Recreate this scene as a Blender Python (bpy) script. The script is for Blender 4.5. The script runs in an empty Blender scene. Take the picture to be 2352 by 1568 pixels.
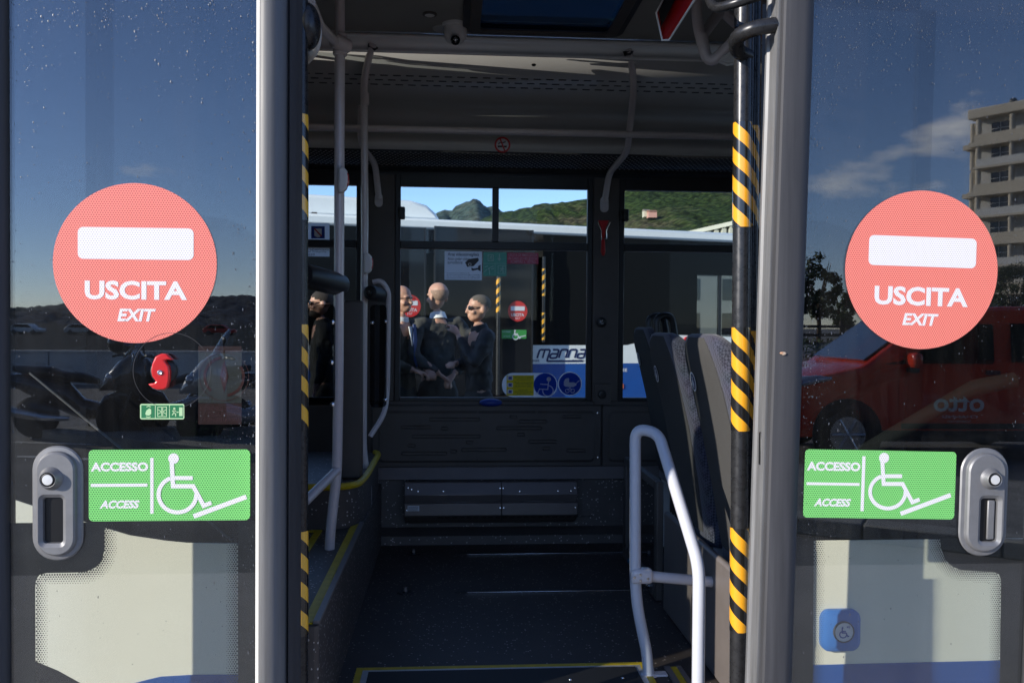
import bpy, bmesh, math, random
from mathutils import Vector, Matrix

random.seed(11)
S = bpy.context.scene
COL = S.collection
RAD = math.radians
# ------------------------------------------------------------------ camera
W, H, F = 2352.0, 1568.0, 2000.0          # the photograph's grid and focal length in its pixels
EYE = Vector((0, 0, 1.48))
CM = Matrix.Rotation(-RAD(4.0), 3, 'Z') @ Matrix.Rotation(RAD(90 - 1.0), 3, 'X') @ Matrix.Rotation(RAD(0.4), 3, 'Z')
cd = bpy.data.cameras.new('camera')
cam = bpy.data.objects.new('camera', cd)
COL.objects.link(cam)
cam.matrix_world = Matrix.Translation(EYE) @ CM.to_4x4()
cd.sensor_width = 36
cd.lens = F / W * 36
cd.clip_start = .05
cd.clip_end = 9000
cd.dof.use_dof = True
cd.dof.focus_distance = 2.0
cd.dof.aperture_fstop = 15.0
S.camera = cam
# ------------------------------------------------------------------ light
AZ, EL = RAD(58), RAD(19)
TOSUN = Vector((-math.sin(AZ) * math.cos(EL), -math.cos(AZ) * math.cos(EL), math.sin(EL)))
world = bpy.data.worlds.new('World')
S.world = world
world.use_nodes = True
wn, wl = world.node_tree.nodes, world.node_tree.links
sky = wn.new('ShaderNodeTexSky')
sky.sky_type = 'NISHITA'
sky.sun_disc = False
sky.sun_elevation = EL
sky.sun_rotation = math.pi + AZ
sky.air_density = 0.75
sky.dust_density = 0.0
sky.ozone_density = 3.0
wtc = wn.new('ShaderNodeTexCoord')
wmap = wn.new('ShaderNodeMapping'); wmap.inputs['Scale'].default_value = (1, 1, 2.6); wmap.inputs['Location'].default_value = (4.9, .1, 0); wmap.inputs['Rotation'].default_value = (0, 0, RAD(23.7))
wnoise = wn.new('ShaderNodeTexNoise'); wnoise.inputs['Scale'].default_value = 3.4; wnoise.inputs['Detail'].default_value = 7; wnoise.inputs['Roughness'].default_value = .55
wramp = wn.new('ShaderNodeValToRGB'); wramp.color_ramp.elements[0].position = .655; wramp.color_ramp.elements[1].position = .75
wmul = wn.new('ShaderNodeMath'); wmul.operation = 'MULTIPLY'; wmul.inputs[1].default_value = .62
wmix = wn.new('ShaderNodeMixRGB'); wmix.inputs['Color2'].default_value = (9.0, 8.6, 8.2, 1)
bg = wn['Background']; bg.inputs['Strength'].default_value = .118
wl.new(wtc.outputs['Generated'], wmap.inputs['Vector']); wl.new(wmap.outputs[0], wnoise.inputs['Vector'])
wl.new(wnoise.outputs['Fac'], wramp.inputs[0]); wl.new(wramp.outputs[0], wmul.inputs[0]); wl.new(wmul.outputs[0], wmix.inputs['Fac'])
wtint = wn.new('ShaderNodeMixRGB'); wtint.blend_type = 'MULTIPLY'; wtint.inputs['Fac'].default_value = 1; wtint.inputs['Color2'].default_value = (.98, .93, 1.06, 1)
wl.new(sky.outputs[0], wtint.inputs['Color1']); wl.new(wtint.outputs[0], wmix.inputs['Color1']); wl.new(wmix.outputs[0], bg.inputs['Color'])
sd = bpy.data.lights.new('sun', 'SUN'); sd.energy = 3.0; sd.angle = RAD(.53); sd.color = (1, .93, .83)
sun = bpy.data.objects.new('sun', sd); COL.objects.link(sun)
sun.rotation_euler = (-TOSUN).to_track_quat('-Z', 'Y').to_euler()
S.view_settings.view_transform = 'Standard'
S.view_settings.look = 'None'
S.view_settings.gamma = 1
S.view_settings.use_curve_mapping = False
S.view_settings.exposure = 1.08
S.cycles.use_denoising = True
S.cycles.max_bounces = 10
S.cycles.transparent_max_bounces = 24
S.cycles.caustics_reflective = False
S.cycles.caustics_refractive = False
S.cycles.sample_clamp_indirect = 6

# ------------------------------------------------------------------ helpers
def ray(px, py):
    return CM @ Vector(((px - W / 2) / F, (H / 2 - py) / F, -1))
def P(px, py, Y):                      # the point seen at a pixel on the plane at depth Y
    d = ray(px, py)
    return EYE + d * (Y / d.y)
def PZ(px, py, z):                     # the point seen at a pixel on a level plane
    d = ray(px, py)
    return EYE + d * ((z - EYE.z) / d.z)
YD = 2.0                               # outer face of the open doors
def Vm(px, py, Yv):                    # real place of a thing seen mirrored in the doors
    p = P(px, py, Yv)
    return Vector((p.x, 2 * YD - p.y, p.z))

def mat(name, col, rough=.5, metal=0, spec=.5, var=0, vscale=8, bump=0, bscale=200, coat=0, rvar=0, stretch=None):
    m = bpy.data.materials.new(name); m.use_nodes = True
    n, l = m.node_tree.nodes, m.node_tree.links
    b = n['Principled BSDF']
    c4 = (col[0], col[1], col[2], 1)
    b.inputs['Base Color'].default_value = c4
    b.inputs['Roughness'].default_value = rough
    b.inputs['Metallic'].default_value = metal
    b.inputs['Specular IOR Level'].default_value = spec
    b.inputs['Coat Weight'].default_value = coat
    b.inputs['Coat Roughness'].default_value = .05
    src = None
    if var or bump or rvar:
        tc = n.new('ShaderNodeTexCoord'); src = tc.outputs['Object']
        if stretch:
            mp = n.new('ShaderNodeMapping'); mp.inputs['Scale'].default_value = stretch
            l.new(src, mp.inputs['Vector']); src = mp.outputs[0]
    if var or rvar:
        t = n.new('ShaderNodeTexNoise'); t.inputs['Scale'].default_value = vscale; t.inputs['Detail'].default_value = 6
        t.inputs['Roughness'].default_value = .65
        l.new(src, t.inputs['Vector'])
    if var:
        r = n.new('ShaderNodeMapRange'); r.inputs['From Min'].default_value = .3; r.inputs['From Max'].default_value = .7
        r.inputs['To Min'].default_value = 1 - var; r.inputs['To Max'].default_value = 1 + var
        x = n.new('ShaderNodeMixRGB'); x.blend_type = 'MULTIPLY'; x.inputs['Fac'].default_value = 1; x.inputs['Color1'].default_value = c4
        l.new(t.outputs['Fac'], r.inputs['Value']); l.new(r.outputs[0], x.inputs['Color2']); l.new(x.outputs[0], b.inputs['Base Color'])
    if rvar:
        r2 = n.new('ShaderNodeMapRange'); r2.inputs['From Min'].default_value = .3; r2.inputs['From Max'].default_value = .7
        r2.inputs['To Min'].default_value = max(.02, rough - rvar); r2.inputs['To Max'].default_value = min(1, rough + rvar)
        l.new(t.outputs['Fac'], r2.inputs['Value']); l.new(r2.outputs[0], b.inputs['Roughness'])
    if bump:
        t2 = n.new('ShaderNodeTexNoise'); t2.inputs['Scale'].default_value = bscale; t2.inputs['Detail'].default_value = 3
        bp = n.new('ShaderNodeBump'); bp.inputs['Strength'].default_value = bump; bp.inputs['Distance'].default_value = .002
        l.new(src, t2.inputs['Vector']); l.new(t2.outputs['Fac'], bp.inputs['Height']); l.new(bp.outputs[0], b.inputs['Normal'])
    return m

def glass(name, tint, ior=1.5, rough=0.0, wave=0, dust=0):
    m = bpy.data.materials.new(name); m.use_nodes = True
    n, l = m.node_tree.nodes, m.node_tree.links
    n.remove(n['Principled BSDF'])
    geo = n.new('ShaderNodeNewGeometry')
    mr = n.new('ShaderNodeMapRange'); mr.inputs['To Min'].default_value = ior; mr.inputs['To Max'].default_value = 1 / ior
    fr = n.new('ShaderNodeFresnel'); tr = n.new('ShaderNodeBsdfTransparent'); gl = n.new('ShaderNodeBsdfGlossy'); mx = n.new('ShaderNodeMixShader')
    tr.inputs['Color'].default_value = (*tint, 1); gl.inputs['Roughness'].default_value = rough
    gl.inputs['Color'].default_value = (1, 1, 1, 1)
    l.new(geo.outputs['Backfacing'], mr.inputs['Value']); l.new(mr.outputs[0], fr.inputs['IOR'])
    l.new(fr.outputs[0], mx.inputs['Fac']); l.new(tr.outputs[0], mx.inputs[1]); l.new(gl.outputs[0], mx.inputs[2])
    l.new(mx.outputs[0], n['Material Output'].inputs['Surface'])
    if dust:
        tc = n.new('ShaderNodeTexCoord'); mp = n.new('ShaderNodeMapping'); mp.inputs['Scale'].default_value = (1, 1, .16); t = n.new('ShaderNodeTexNoise'); t.inputs['Scale'].default_value = 34; t.inputs['Detail'].default_value = 8; t.inputs['Roughness'].default_value = .7
        t3 = n.new('ShaderNodeTexNoise'); t3.inputs['Scale'].default_value = 3.2; t3.inputs['Detail'].default_value = 4
        l.new(tc.outputs['Object'], mp.inputs['Vector']); l.new(mp.outputs[0], t.inputs['Vector']); l.new(tc.outputs['Object'], t3.inputs['Vector'])
        r = n.new('ShaderNodeMapRange'); r.inputs['From Min'].default_value = .42; r.inputs['From Max'].default_value = .85; r.inputs['To Max'].default_value = dust
        r3 = n.new('ShaderNodeMapRange'); r3.inputs['From Min'].default_value = .35; r3.inputs['From Max'].default_value = .65
        l.new(t.outputs['Fac'], r.inputs['Value']); l.new(t3.outputs['Fac'], r3.inputs['Value']); fa = mnode(n, l, 'MULTIPLY', r.outputs[0], r3.outputs[0])
        df = n.new('ShaderNodeBsdfDiffuse'); df.inputs['Color'].default_value = (.55, .53, .5, 1); m2 = n.new('ShaderNodeMixShader')
        l.new(fa, m2.inputs['Fac']); l.new(mx.outputs[0], m2.inputs[1]); l.new(df.outputs[0], m2.inputs[2]); l.new(m2.outputs[0], n['Material Output'].inputs['Surface'])
    if wave:
        tc = n.new('ShaderNodeTexCoord'); t = n.new('ShaderNodeTexNoise'); t.inputs['Scale'].default_value = 1.6
        bp = n.new('ShaderNodeBump'); bp.inputs['Strength'].default_value = wave; bp.inputs['Distance'].default_value = .01
        l.new(tc.outputs['Object'], t.inputs['Vector']); l.new(t.outputs['Fac'], bp.inputs['Height']); l.new(bp.outputs[0], gl.inputs['Normal'])
    return m

def speckle(name, base, fleck, scale=260, amount=.03, rough=.55):
    m = mat(name, base, rough, var=.25, vscale=5, bump=.25, bscale=500)
    n, l = m.node_tree.nodes, m.node_tree.links
    b = n['Principled BSDF']
    old = b.inputs['Base Color'].links[0].from_socket
    tc = n.new('ShaderNodeTexCoord'); vo = n.new('ShaderNodeTexVoronoi'); vo.inputs['Scale'].default_value = scale
    sp = n.new('ShaderNodeSeparateColor'); gt = n.new('ShaderNodeMath'); gt.operation = 'GREATER_THAN'; gt.inputs[1].default_value = 1 - amount
    lt = n.new('ShaderNodeMath'); lt.operation = 'LESS_THAN'; lt.inputs[1].default_value = .42
    mu = n.new('ShaderNodeMath'); mu.operation = 'MULTIPLY'
    mx = n.new('ShaderNodeMixRGB'); mx.inputs['Color2'].default_value = (*fleck, 1)
    l.new(tc.outputs['Object'], vo.inputs['Vector']); l.new(vo.outputs['Color'], sp.inputs[0]); l.new(sp.outputs[0], gt.inputs[0])
    l.new(vo.outputs['Distance'], lt.inputs[0]); l.new(gt.outputs[0], mu.inputs[0]); l.new(lt.outputs[0], mu.inputs[1])
    l.new(mu.outputs[0], mx.inputs['Fac']); l.new(old, mx.inputs['Color1']); l.new(mx.outputs[0], b.inputs['Base Color'])
    return m

def mnode(n, l, op, a, b=None, c=None):
    x = n.new('ShaderNodeMath'); x.operation = op
    for i, v in enumerate((a, b, c)):
        if v is None: continue
        if hasattr(v, 'links'): l.new(v, x.inputs[i])
        else: x.inputs[i].default_value = v
    return x.outputs[0]

def perforated(name, film, hole, pitch=.0056, fill=.27, rough=.35):
    """printed window film with a hexagonal grid of small holes (object x,z plane)"""
    m = mat(name, film, rough)
    n, l = m.node_tree.nodes, m.node_tree.links
    b = n['Principled BSDF']
    tc = n.new('ShaderNodeTexCoord'); sx = n.new('ShaderNodeSeparateXYZ'); l.new(tc.outputs['Object'], sx.inputs[0])
    d = []
    for off in (0, .5):
        u = mnode(n, l, 'ADD', mnode(n, l, 'DIVIDE', sx.outputs[0], pitch), off)
        v = mnode(n, l, 'ADD', mnode(n, l, 'DIVIDE', sx.outputs[2], pitch * 1.732), off)
        fu = mnode(n, l, 'SUBTRACT', mnode(n, l, 'FRACT', u), .5)
        fv = mnode(n, l, 'MULTIPLY', mnode(n, l, 'SUBTRACT', mnode(n, l, 'FRACT', v), .5), 1.732)
        d.append(mnode(n, l, 'SQRT', mnode(n, l, 'ADD', mnode(n, l, 'MULTIPLY', fu, fu), mnode(n, l, 'MULTIPLY', fv, fv))))
    near = mnode(n, l, 'MINIMUM', d[0], d[1])
    mk = mnode(n, l, 'LESS_THAN', near, fill)
    mx = n.new('ShaderNodeMixRGB'); mx.inputs['Color1'].default_value = (*film, 1); mx.inputs['Color2'].default_value = (*hole, 1)
    l.new(mk, mx.inputs['Fac']); l.new(mx.outputs[0], b.inputs['Base Color'])
    return m

def stripes(name, period, twist, c1, c2, phase=0):
    """diagonal warning tape wound round a post (object space, post along z)"""
    m = mat(name, c1, .18, coat=.6)
    n, l = m.node_tree.nodes, m.node_tree.links
    b = n['Principled BSDF']
    tc = n.new('ShaderNodeTexCoord'); sx = n.new('ShaderNodeSeparateXYZ'); l.new(tc.outputs['Object'], sx.inputs[0])
    an = mnode(n, l, 'ARCTAN2', sx.outputs[0], mnode(n, l, 'MULTIPLY', sx.outputs[1], -1))
    t = mnode(n, l, 'ADD', mnode(n, l, 'DIVIDE', sx.outputs[2], period), mnode(n, l, 'ADD', mnode(n, l, 'MULTIPLY', an, twist), phase))
    mk = mnode(n, l, 'GREATER_THAN', mnode(n, l, 'FRACT', t), .48)
    mx = n.new('ShaderNodeMixRGB'); mx.inputs['Color1'].default_value = (*c2, 1); mx.inputs['Color2'].default_value = (*c1, 1)
    l.new(mk, mx.inputs['Fac']); l.new(mx.outputs[0], b.inputs['Base Color'])
    return m

def weave(name, c1, c2, scale, rough=.9, bump=.4):
    """small woven seat cloth"""
    m = mat(name, c1, rough, spec=.25)
    n, l = m.node_tree.nodes, m.node_tree.links
    b = n['Principled BSDF']; b.inputs['Sheen Weight'].default_value = .25
    tc = n.new('ShaderNodeTexCoord'); mp = n.new('ShaderNodeMapping'); mp.inputs['Rotation'].default_value = (0, RAD(45), 0)
    ck = n.new('ShaderNodeTexChecker'); ck.inputs['Scale'].default_value = scale
    ck.inputs['Color1'].default_value = (*c1, 1); ck.inputs['Color2'].default_value = (*c2, 1)
    l.new(tc.outputs['Object'], mp.inputs['Vector']); l.new(mp.outputs[0], ck.inputs['Vector'])
    nz = n.new('ShaderNodeTexNoise'); nz.inputs['Scale'].default_value = 14
    mx = n.new('ShaderNodeMixRGB'); mx.blend_type = 'MULTIPLY'; mx.inputs['Fac'].default_value = .35
    l.new(tc.outputs['Object'], nz.inputs['Vector'])
    l.new(ck.outputs['Color'], mx.inputs['Color1']); l.new(nz.outputs['Color'], mx.inputs['Color2']); l.new(mx.outputs[0], b.inputs['Base Color'])
    bp = n.new('ShaderNodeBump'); bp.inputs['Strength'].default_value = bump; bp.inputs['Distance'].default_value = .001
    l.new(ck.outputs['Fac'], bp.inputs['Height']); l.new(bp.outputs[0], b.inputs['Normal'])
    return m

def rounded(pts, rad, seg=5):
    """polyline with its inner corners rounded off"""
    pts = [Vector(p) for p in pts]
    out = [pts[0]]
    for i in range(1, len(pts) - 1):
        a, b, c = pts[i - 1], pts[i], pts[i + 1]
        r = min(rad, (a - b).length * .48, (c - b).length * .48)
        p, q = b + (a - b).normalized() * r, b + (c - b).normalized() * r
        for k in range(seg + 1):
            t = k / seg
            out.append(p * (1 - t) ** 2 + b * (2 * t * (1 - t)) + q * t * t)
    out.append(pts[-1])
    return out

def rrect(x0, y0, x1, y1, r, seg=5):
    if r <= 0: return [(x0, y0), (x1, y0), (x1, y1), (x0, y1)]
    o = []
    for cx, cy, a0 in ((x1 - r, y0 + r, -90), (x1 - r, y1 - r, 0), (x0 + r, y1 - r, 90), (x0 + r, y0 + r, 180)):
        for k in range(seg + 1):
            a = RAD(a0 + 90 * k / seg); o.append((cx + r * math.cos(a), cy + r * math.sin(a)))
    return o
def circ(cx, cy, r, n=40, ry=None):
    return [(cx + r * math.cos(2 * math.pi * k / n), cy + (ry or r) * math.sin(2 * math.pi * k / n)) for k in range(n)]

def root_loc(o):
    v = Vector((0, 0, 0))
    while o is not None:
        v += o.location; o = o.parent
    return v

class MB:
    """collects faces; build() links them as one mesh object"""
    def __init__(s): s.v, s.f = [], []
    def add(s, vs, fs):
        k = len(s.v); s.v += [Vector(p) for p in vs]; s.f += [[i + k for i in q] for q in fs]; return s
    def box(s, c, d, rot=None):
        c = Vector(c); h = Vector(d) / 2
        vs = [Vector((x * h.x, y * h.y, z * h.z)) for x in (-1, 1) for y in (-1, 1) for z in (-1, 1)]
        if rot is not None: vs = [rot @ q for q in vs]
        return s.add([c + q for q in vs], [(0, 1, 3, 2), (4, 6, 7, 5), (0, 4, 5, 1), (2, 3, 7, 6), (0, 2, 6, 4), (1, 5, 7, 3)])
    def bb(s, a, b):
        a, b = Vector(a), Vector(b)
        return s.box((a + b) / 2, [abs(b[i] - a[i]) for i in range(3)])
    def poly(s, pts): return s.add(pts, [list(range(len(pts)))])
    def prism(s, pts, d):
        pts = [Vector(p) for p in pts]; d = Vector(d); n = len(pts)
        fs = [list(range(n))[::-1], list(range(n, 2 * n))] + [(i, (i + 1) % n, n + (i + 1) % n, n + i) for i in range(n)]
        return s.add(pts + [p + d for p in pts], fs)
    def tube(s, path, r, n=12, radii=None, cap=True):
        path = [Vector(p) for p in path]; N = len(path); vs, fs = [], []
        t = (path[1] - path[0]).normalized()
        up = Vector((0, 0, 1)) if abs(t.z) < .9 else Vector((1, 0, 0))
        a = t.cross(up).normalized()
        for i, p in enumerate(path):
            if 0 < i < N - 1: tt = ((path[i + 1] - p).normalized() + (p - path[i - 1]).normalized())
            elif i == 0: tt = path[1] - p
            else: tt = p - path[i - 1]
            tt.normalize()
            a = (a - tt * a.dot(tt)).normalized(); b = tt.cross(a)
            rr = radii[i] if radii else r
            for k in range(n):
                w = 2 * math.pi * k / n; vs.append(p + (a * math.cos(w) + b * math.sin(w)) * rr)
        for i in range(N - 1):
            for k in range(n):
                q = i * n + k; q2 = i * n + (k + 1) % n; fs.append((q, q2, q2 + n, q + n))
        if cap: fs.append(list(range(n))[::-1]); fs.append([(N - 1) * n + k for k in range(n)])
        return s.add(vs, fs)
    def lathe(s, prof, o, axis=(0, 0, 1), n=24):
        o = Vector(o); ax = Vector(axis).normalized()
        a = ax.cross(Vector((0, 0, 1)) if abs(ax.z) < .9 else Vector((1, 0, 0))).normalized(); b = ax.cross(a)
        vs, fs = [], []
        for r, h in prof:
            for k in range(n):
                w = 2 * math.pi * k / n; vs.append(o + ax * h + (a * math.cos(w) + b * math.sin(w)) * max(r, 1e-5))
        for i in range(len(prof) - 1):
            for k in range(n):
                q, q2 = i * n + k, i * n + (k + 1) % n; fs.append((q, q2, q2 + n, q + n))
        fs.append(list(range(n))[::-1]); fs.append([(len(prof) - 1) * n + k for k in range(n)])
        return s.add(vs, fs)
    def ell(s, c, r, nu=16, nv=10, rot=None):
        c = Vector(c); vs, fs = [], []
        for j in range(nv + 1):
            th = math.pi * j / nv
            for i in range(nu):
                ph = 2 * math.pi * i / nu
                q = Vector((r[0] * math.sin(th) * math.cos(ph), r[1] * math.sin(th) * math.sin(ph), r[2] * math.cos(th)))
                vs.append(c + (rot @ q if rot is not None else q))
        for j in range(nv):
            for i in range(nu):
                a, b = j * nu + i, j * nu + (i + 1) % nu; fs.append((a, a + nu, b + nu, b))
        return s.add(vs, fs)
    def loft(s, rings, cap=True):
        n = len(rings[0]); vs = [Vector(p) for r in rings for p in r]; fs = []
        for j in range(len(rings) - 1):
            for i in range(n):
                a, b = j * n + i, j * n + (i + 1) % n; fs.append((a, b, b + n, a + n))
        if cap: fs.append(list(range(n))[::-1]); fs.append([(len(rings) - 1) * n + k for k in range(n)])
        return s.add(vs, fs)
    def section(s, pts, z0, z1, fr=None):
        """plan outline (x,y) drawn upright from z0 to z1; fr leans it with a door frame"""
        if fr is None: return s.prism([(x, y, z0) for x, y in pts], (0, 0, z1 - z0))
        a = [fr.at(x, z0, w) for x, w in pts]; return s.prism(a, fr.v * (z1 - z0))
    def build(s, name, m, parent=None, bevel=0, angle=35, origin=None, local=False, kind=None, label=None, clean=True):
        while parent is not None and parent.parent is not None and parent.parent.parent is not None: parent = parent.parent
        off = Vector((0, 0, 0)) if (parent is None or local) else root_loc(parent)
        o3 = Vector(origin) if origin is not None else None
        sub = (o3 if o3 is not None else off)
        me = bpy.data.meshes.new(name)
        me.from_pydata([p - sub for p in s.v], [], s.f)
        if clean:
            bm = bmesh.new(); bm.from_mesh(me); bmesh.ops.recalc_face_normals(bm, faces=bm.faces); bm.to_mesh(me); bm.free()
        me.shade_smooth(); me.set_sharp_from_angle(angle=RAD(angle))
        me.materials.append(m)
        o = bpy.data.objects.new(name, me); COL.objects.link(o)
        if parent is not None: o.parent = parent
        if o3 is not None: o.location = o3 - off
        if bevel:
            b = o.modifiers.new('bevel', 'BEVEL'); b.width = bevel; b.segments = 2; b.limit_method = 'ANGLE'; b.angle_limit = RAD(40)
        if kind: o['kind'] = kind
        if label: o['label'] = label
        return o

def tag(o, label=None, cat=None, group=None, kind=None):
    if label: o['label'] = label
    if cat: o['category'] = cat
    if group: o['group'] = group
    if kind: o['kind'] = kind
    return o
def thing(name, label, cat, loc=(0, 0, 0), group=None):
    o = bpy.data.objects.new(name, None); COL.objects.link(o)
    o.location = loc; o.empty_display_size = .1
    return tag(o, label, cat, group)
def copy_tree(o, parent=None):
    c = o.copy(); COL.objects.link(c); c.parent = parent
    for ch in list(o.children): copy_tree(ch, c)
    return c

_txt = {}
def text_mesh(s, bold=0, shear=0, space=1.0):
    key = (s, bold, shear, space)
    if key in _txt: return _txt[key]
    cu = bpy.data.curves.new('t', 'FONT'); cu.body = s; cu.size = 1; cu.offset = bold; cu.shear = shear; cu.space_character = space
    cu.resolution_u = 3; cu.align_x = 'CENTER'
    o = bpy.data.objects.new('t', cu); COL.objects.link(o)
    dg = bpy.context.evaluated_depsgraph_get(); me = o.evaluated_get(dg).to_mesh()
    vs = [(v.co.x, v.co.y) for v in me.vertices]; fs = [list(p.vertices) for p in me.polygons]
    o.evaluated_get(dg).to_mesh_clear(); bpy.data.objects.remove(o); bpy.data.curves.remove(cu)
    _txt[key] = (vs, fs)
    return vs, fs

class Fr:
    """a flat drawing frame: origin, right, up; n points to the viewer"""
    def __init__(s, O, u, v): s.O, s.u, s.v = Vector(O), Vector(u).normalized(), Vector(v).normalized(); s.n = s.u.cross(s.v)
    def at(s, a, b, l=0): return s.O + s.u * a + s.v * b + s.n * l
    def uv(s, px, py):
        d = ray(px, py); t = (s.O - EYE).dot(s.n) / d.dot(s.n); q = EYE + d * t - s.O
        return q.dot(s.u), q.dot(s.v)
    def rc(s, x0, y0, x1, y1):        # pixel box -> (u0, v0, u1, v1)
        (a, b), (c, d), (e, f), (g, h) = s.uv(x0, y0), s.uv(x1, y1), s.uv(x0, y1), s.uv(x1, y0)
        return (a + e) / 2, (d + f) / 2, (c + g) / 2, (b + h) / 2
    def flat(s, mb, pts, lift=0): return mb.poly([s.at(a, b, lift) for a, b in pts])
    def slab(s, mb, pts, l0, l1): return mb.prism([s.at(a, b, l0) for a, b in pts], s.n * (l1 - l0))
    def stroke(s, mb, pts, w, lift=0, close=False, cap=True):
        P2 = [Vector(p) for p in pts]; n = len(P2); L, R = [], []
        for i in range(n):
            a = P2[i - 1] if (i > 0 or close) else P2[i]; b = P2[(i + 1) % n] if (i < n - 1 or close) else P2[i]
            t = b - a
            if 0 < i < n - 1 or close:
                t1, t2 = (P2[i] - a).normalized(), (b - P2[i]).normalized(); t = t1 + t2; k = max(.5, t.length / 2)
            else: k = 1
            t.normalize(); nn = Vector((-t.y, t.x)) * (w / 2 / k)
            L.append(P2[i] + nn); R.append(P2[i] - nn)
        vs = [s.at(p.x, p.y, lift) for p in L + R]
        fs = [(i, (i + 1) % n, n + (i + 1) % n, n + i) for i in range(n if close else n - 1)]
        return mb.add(vs, fs)
    def ring(s, mb, cx, cy, r0, r1, lift=0, n=40, ry=1.0):
        a = circ(cx, cy, r0, n, r0 * ry); b = circ(cx, cy, r1, n, r1 * ry)
        return mb.add([s.at(*p, lift) for p in a + b], [(i, (i + 1) % n, n + (i + 1) % n, n + i) for i in range(n)])
    def text(s, mb, st, box, lift=0, bold=0, shear=0, space=1.0):
        vs, fs = text_mesh(st, bold, shear, space)
        if not vs: return mb
        x0, x1 = min(v[0] for v in vs), max(v[0] for v in vs); y0, y1 = min(v[1] for v in vs), max(v[1] for v in vs)
        u0, v0, u1, v1 = box
        return mb.add([s.at(u0 + (x - x0) / (x1 - x0) * (u1 - u0), v0 + (y - y0) / (y1 - y0) * (v1 - v0), lift) for x, y in vs], fs)
# ------------------------------------------------------------------ materials
M = {}
M['cream'] = mat('cream_paint', (.78, .75, .62), .22, coat=.4, var=.03, vscale=3)
M['white_paint'] = mat('white_paint', (.78, .79, .77), .25, coat=.4, var=.03, vscale=2)
M['blue_paint'] = mat('blue_paint', (.012, .075, .30), .22, coat=.5, var=.05, vscale=3)
M['black_gloss'] = mat('black_glazing', (.006, .006, .007), .04, spec=.5)
M['black_plastic'] = mat('black_plastic', (.012, .012, .013), .42, var=.2, vscale=20, bump=.15, bscale=900)
M['dark_panel'] = mat('charcoal_moulded_panel', (.080, .068, .060), .5, var=.12, vscale=6, bump=.2, bscale=700)
M['grey_lining'] = mat('grey_lining', (.50, .50, .485), .6, var=.05, vscale=3)
M['roof_lining'] = mat('beige_roof_lining', (.33, .32, .29), .7, var=.05, vscale=3)
M['alu'] = mat('anodised_aluminium', (.55, .55, .56), .5, metal=.7, var=.12, vscale=30, rvar=.12, stretch=(1, 1, .05))
M['stile'] = mat('door_stile_grey', (.11, .11, .112), .5, metal=.1, var=.25, vscale=60, rvar=.12, stretch=(1, 1, .03))
M['stile_dark'] = mat('dark_stile_extrusion', (.05, .05, .054), .6, metal=.0, spec=.3, var=.22, vscale=50, rvar=.1, stretch=(1, 1, .04))
M['rubber'] = mat('door_rubber', (.03, .03, .034), .38, var=.2, vscale=30, stretch=(1, 1, .1))
M['pole'] = mat('grey_powder_coat', (.66, .61, .61), .28, coat=.3, var=.04, vscale=30)
M['pole_white'] = mat('pale_grey_powder_coat', (.52, .54, .60), .28, coat=.3, var=.03, vscale=30)
M['black_tube'] = mat('black_coated_tube', (.035, .035, .037), .3, metal=.5, var=.2, vscale=60, rvar=.1)
M['steel'] = mat('bright_steel', (.7, .7, .7), .22, metal=1)
M['yellow'] = mat('yellow_edge', (.55, .40, .01), .5, var=.15, vscale=30)
M['floor'] = speckle('floor_vinyl', (.046, .036, .031), (.40, .35, .32), 130, .05, .5)
M['speckle'] = speckle('speckled_wall_vinyl', (.078, .066, .060), (.50, .46, .43), 125, .08, .5)
M['heater'] = mat('heater_grey_steel', (.20, .175, .165), .4, metal=.3, var=.08, vscale=10)
M['red'] = mat('red_plastic', (.52, .012, .012), .3, coat=.3)
M['white_plastic'] = mat('white_plastic', (.80, .79, .77), .4)
M['paper'] = mat('white_sticker', (.72, .72, .74), .45)
M['paper_dim'] = mat('grey_sticker', (.035, .036, .036), .7)
M['ink'] = mat('black_ink', (.02, .02, .022), .5)
M['navy'] = mat('navy_ink', (.012, .02, .085), .45)
M['sign_blue'] = mat('sign_blue', (.012, .045, .30), .4)
M['sign_green'] = mat('sign_green', (.01, .16, .055), .45)
M['pale_green'] = mat('luminous_green_print', (.42, .62, .34), .5)
M['teal'] = mat('faded_green_film', (.10, .30, .22), .5)
M['teal_pale'] = mat('faded_pale_green_print', (.45, .62, .55), .5)
M['sign_red'] = mat('sign_red', (.55, .02, .02), .45)
M['film_red'] = mat('faded_red_film', (.42, .08, .12), .5)
M['film_pink'] = mat('pale_pink_print', (.65, .42, .46), .5)
M['yellow_label'] = mat('yellow_label', (.60, .48, .02), .5)
M['perf_red'] = perforated('perforated_red_film', (.82, .24, .185), (.48, .06, .05))
M['perf_white'] = perforated('perforated_white_film', (.78, .76, .77), (.46, .41, .45), fill=.22)
M['perf_green'] = perforated('perforated_green_film', (.20, .60, .165), (.025, .12, .03), fill=.25)
M['perf_gwhite'] = perforated('perforated_pale_film', (.76, .73, .76), (.38, .42, .38), fill=.22)
M['hazard'] = stripes('hazard_tape', .0705, .30, (.80, .36, .02), (.012, .012, .012))
M['hazard_lit'] = stripes('hazard_tape_lit', .0705, .30, (.92, .50, .05), (.012, .012, .012), .3)  # left post's tape, yellow raised to stand in for light on it
M['door_glass'] = glass('door_glass', (.86, .885, .875), 1.82, wave=.008, dust=.015)
M['window_glass'] = glass('window_glass', (.90, .94, .92), 1.16)
M['hatch_glass'] = glass('roof_hatch_glass', (.16, .25, .34), 1.45)
M['dark_glass'] = glass('smoked_partition_glass', (.40, .41, .43), 1.45)
M['frit'] = mat('black_frit', (.008, .008, .009), .3)
M['drop'] = mat('water_drop', (.085, .09, .10), .25, spec=.8)
M['back_cloth'] = mat('grey_seat_cloth', (.066, .065, .064), .95, spec=.2, var=.18, vscale=350, bump=.5, bscale=700)
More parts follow.
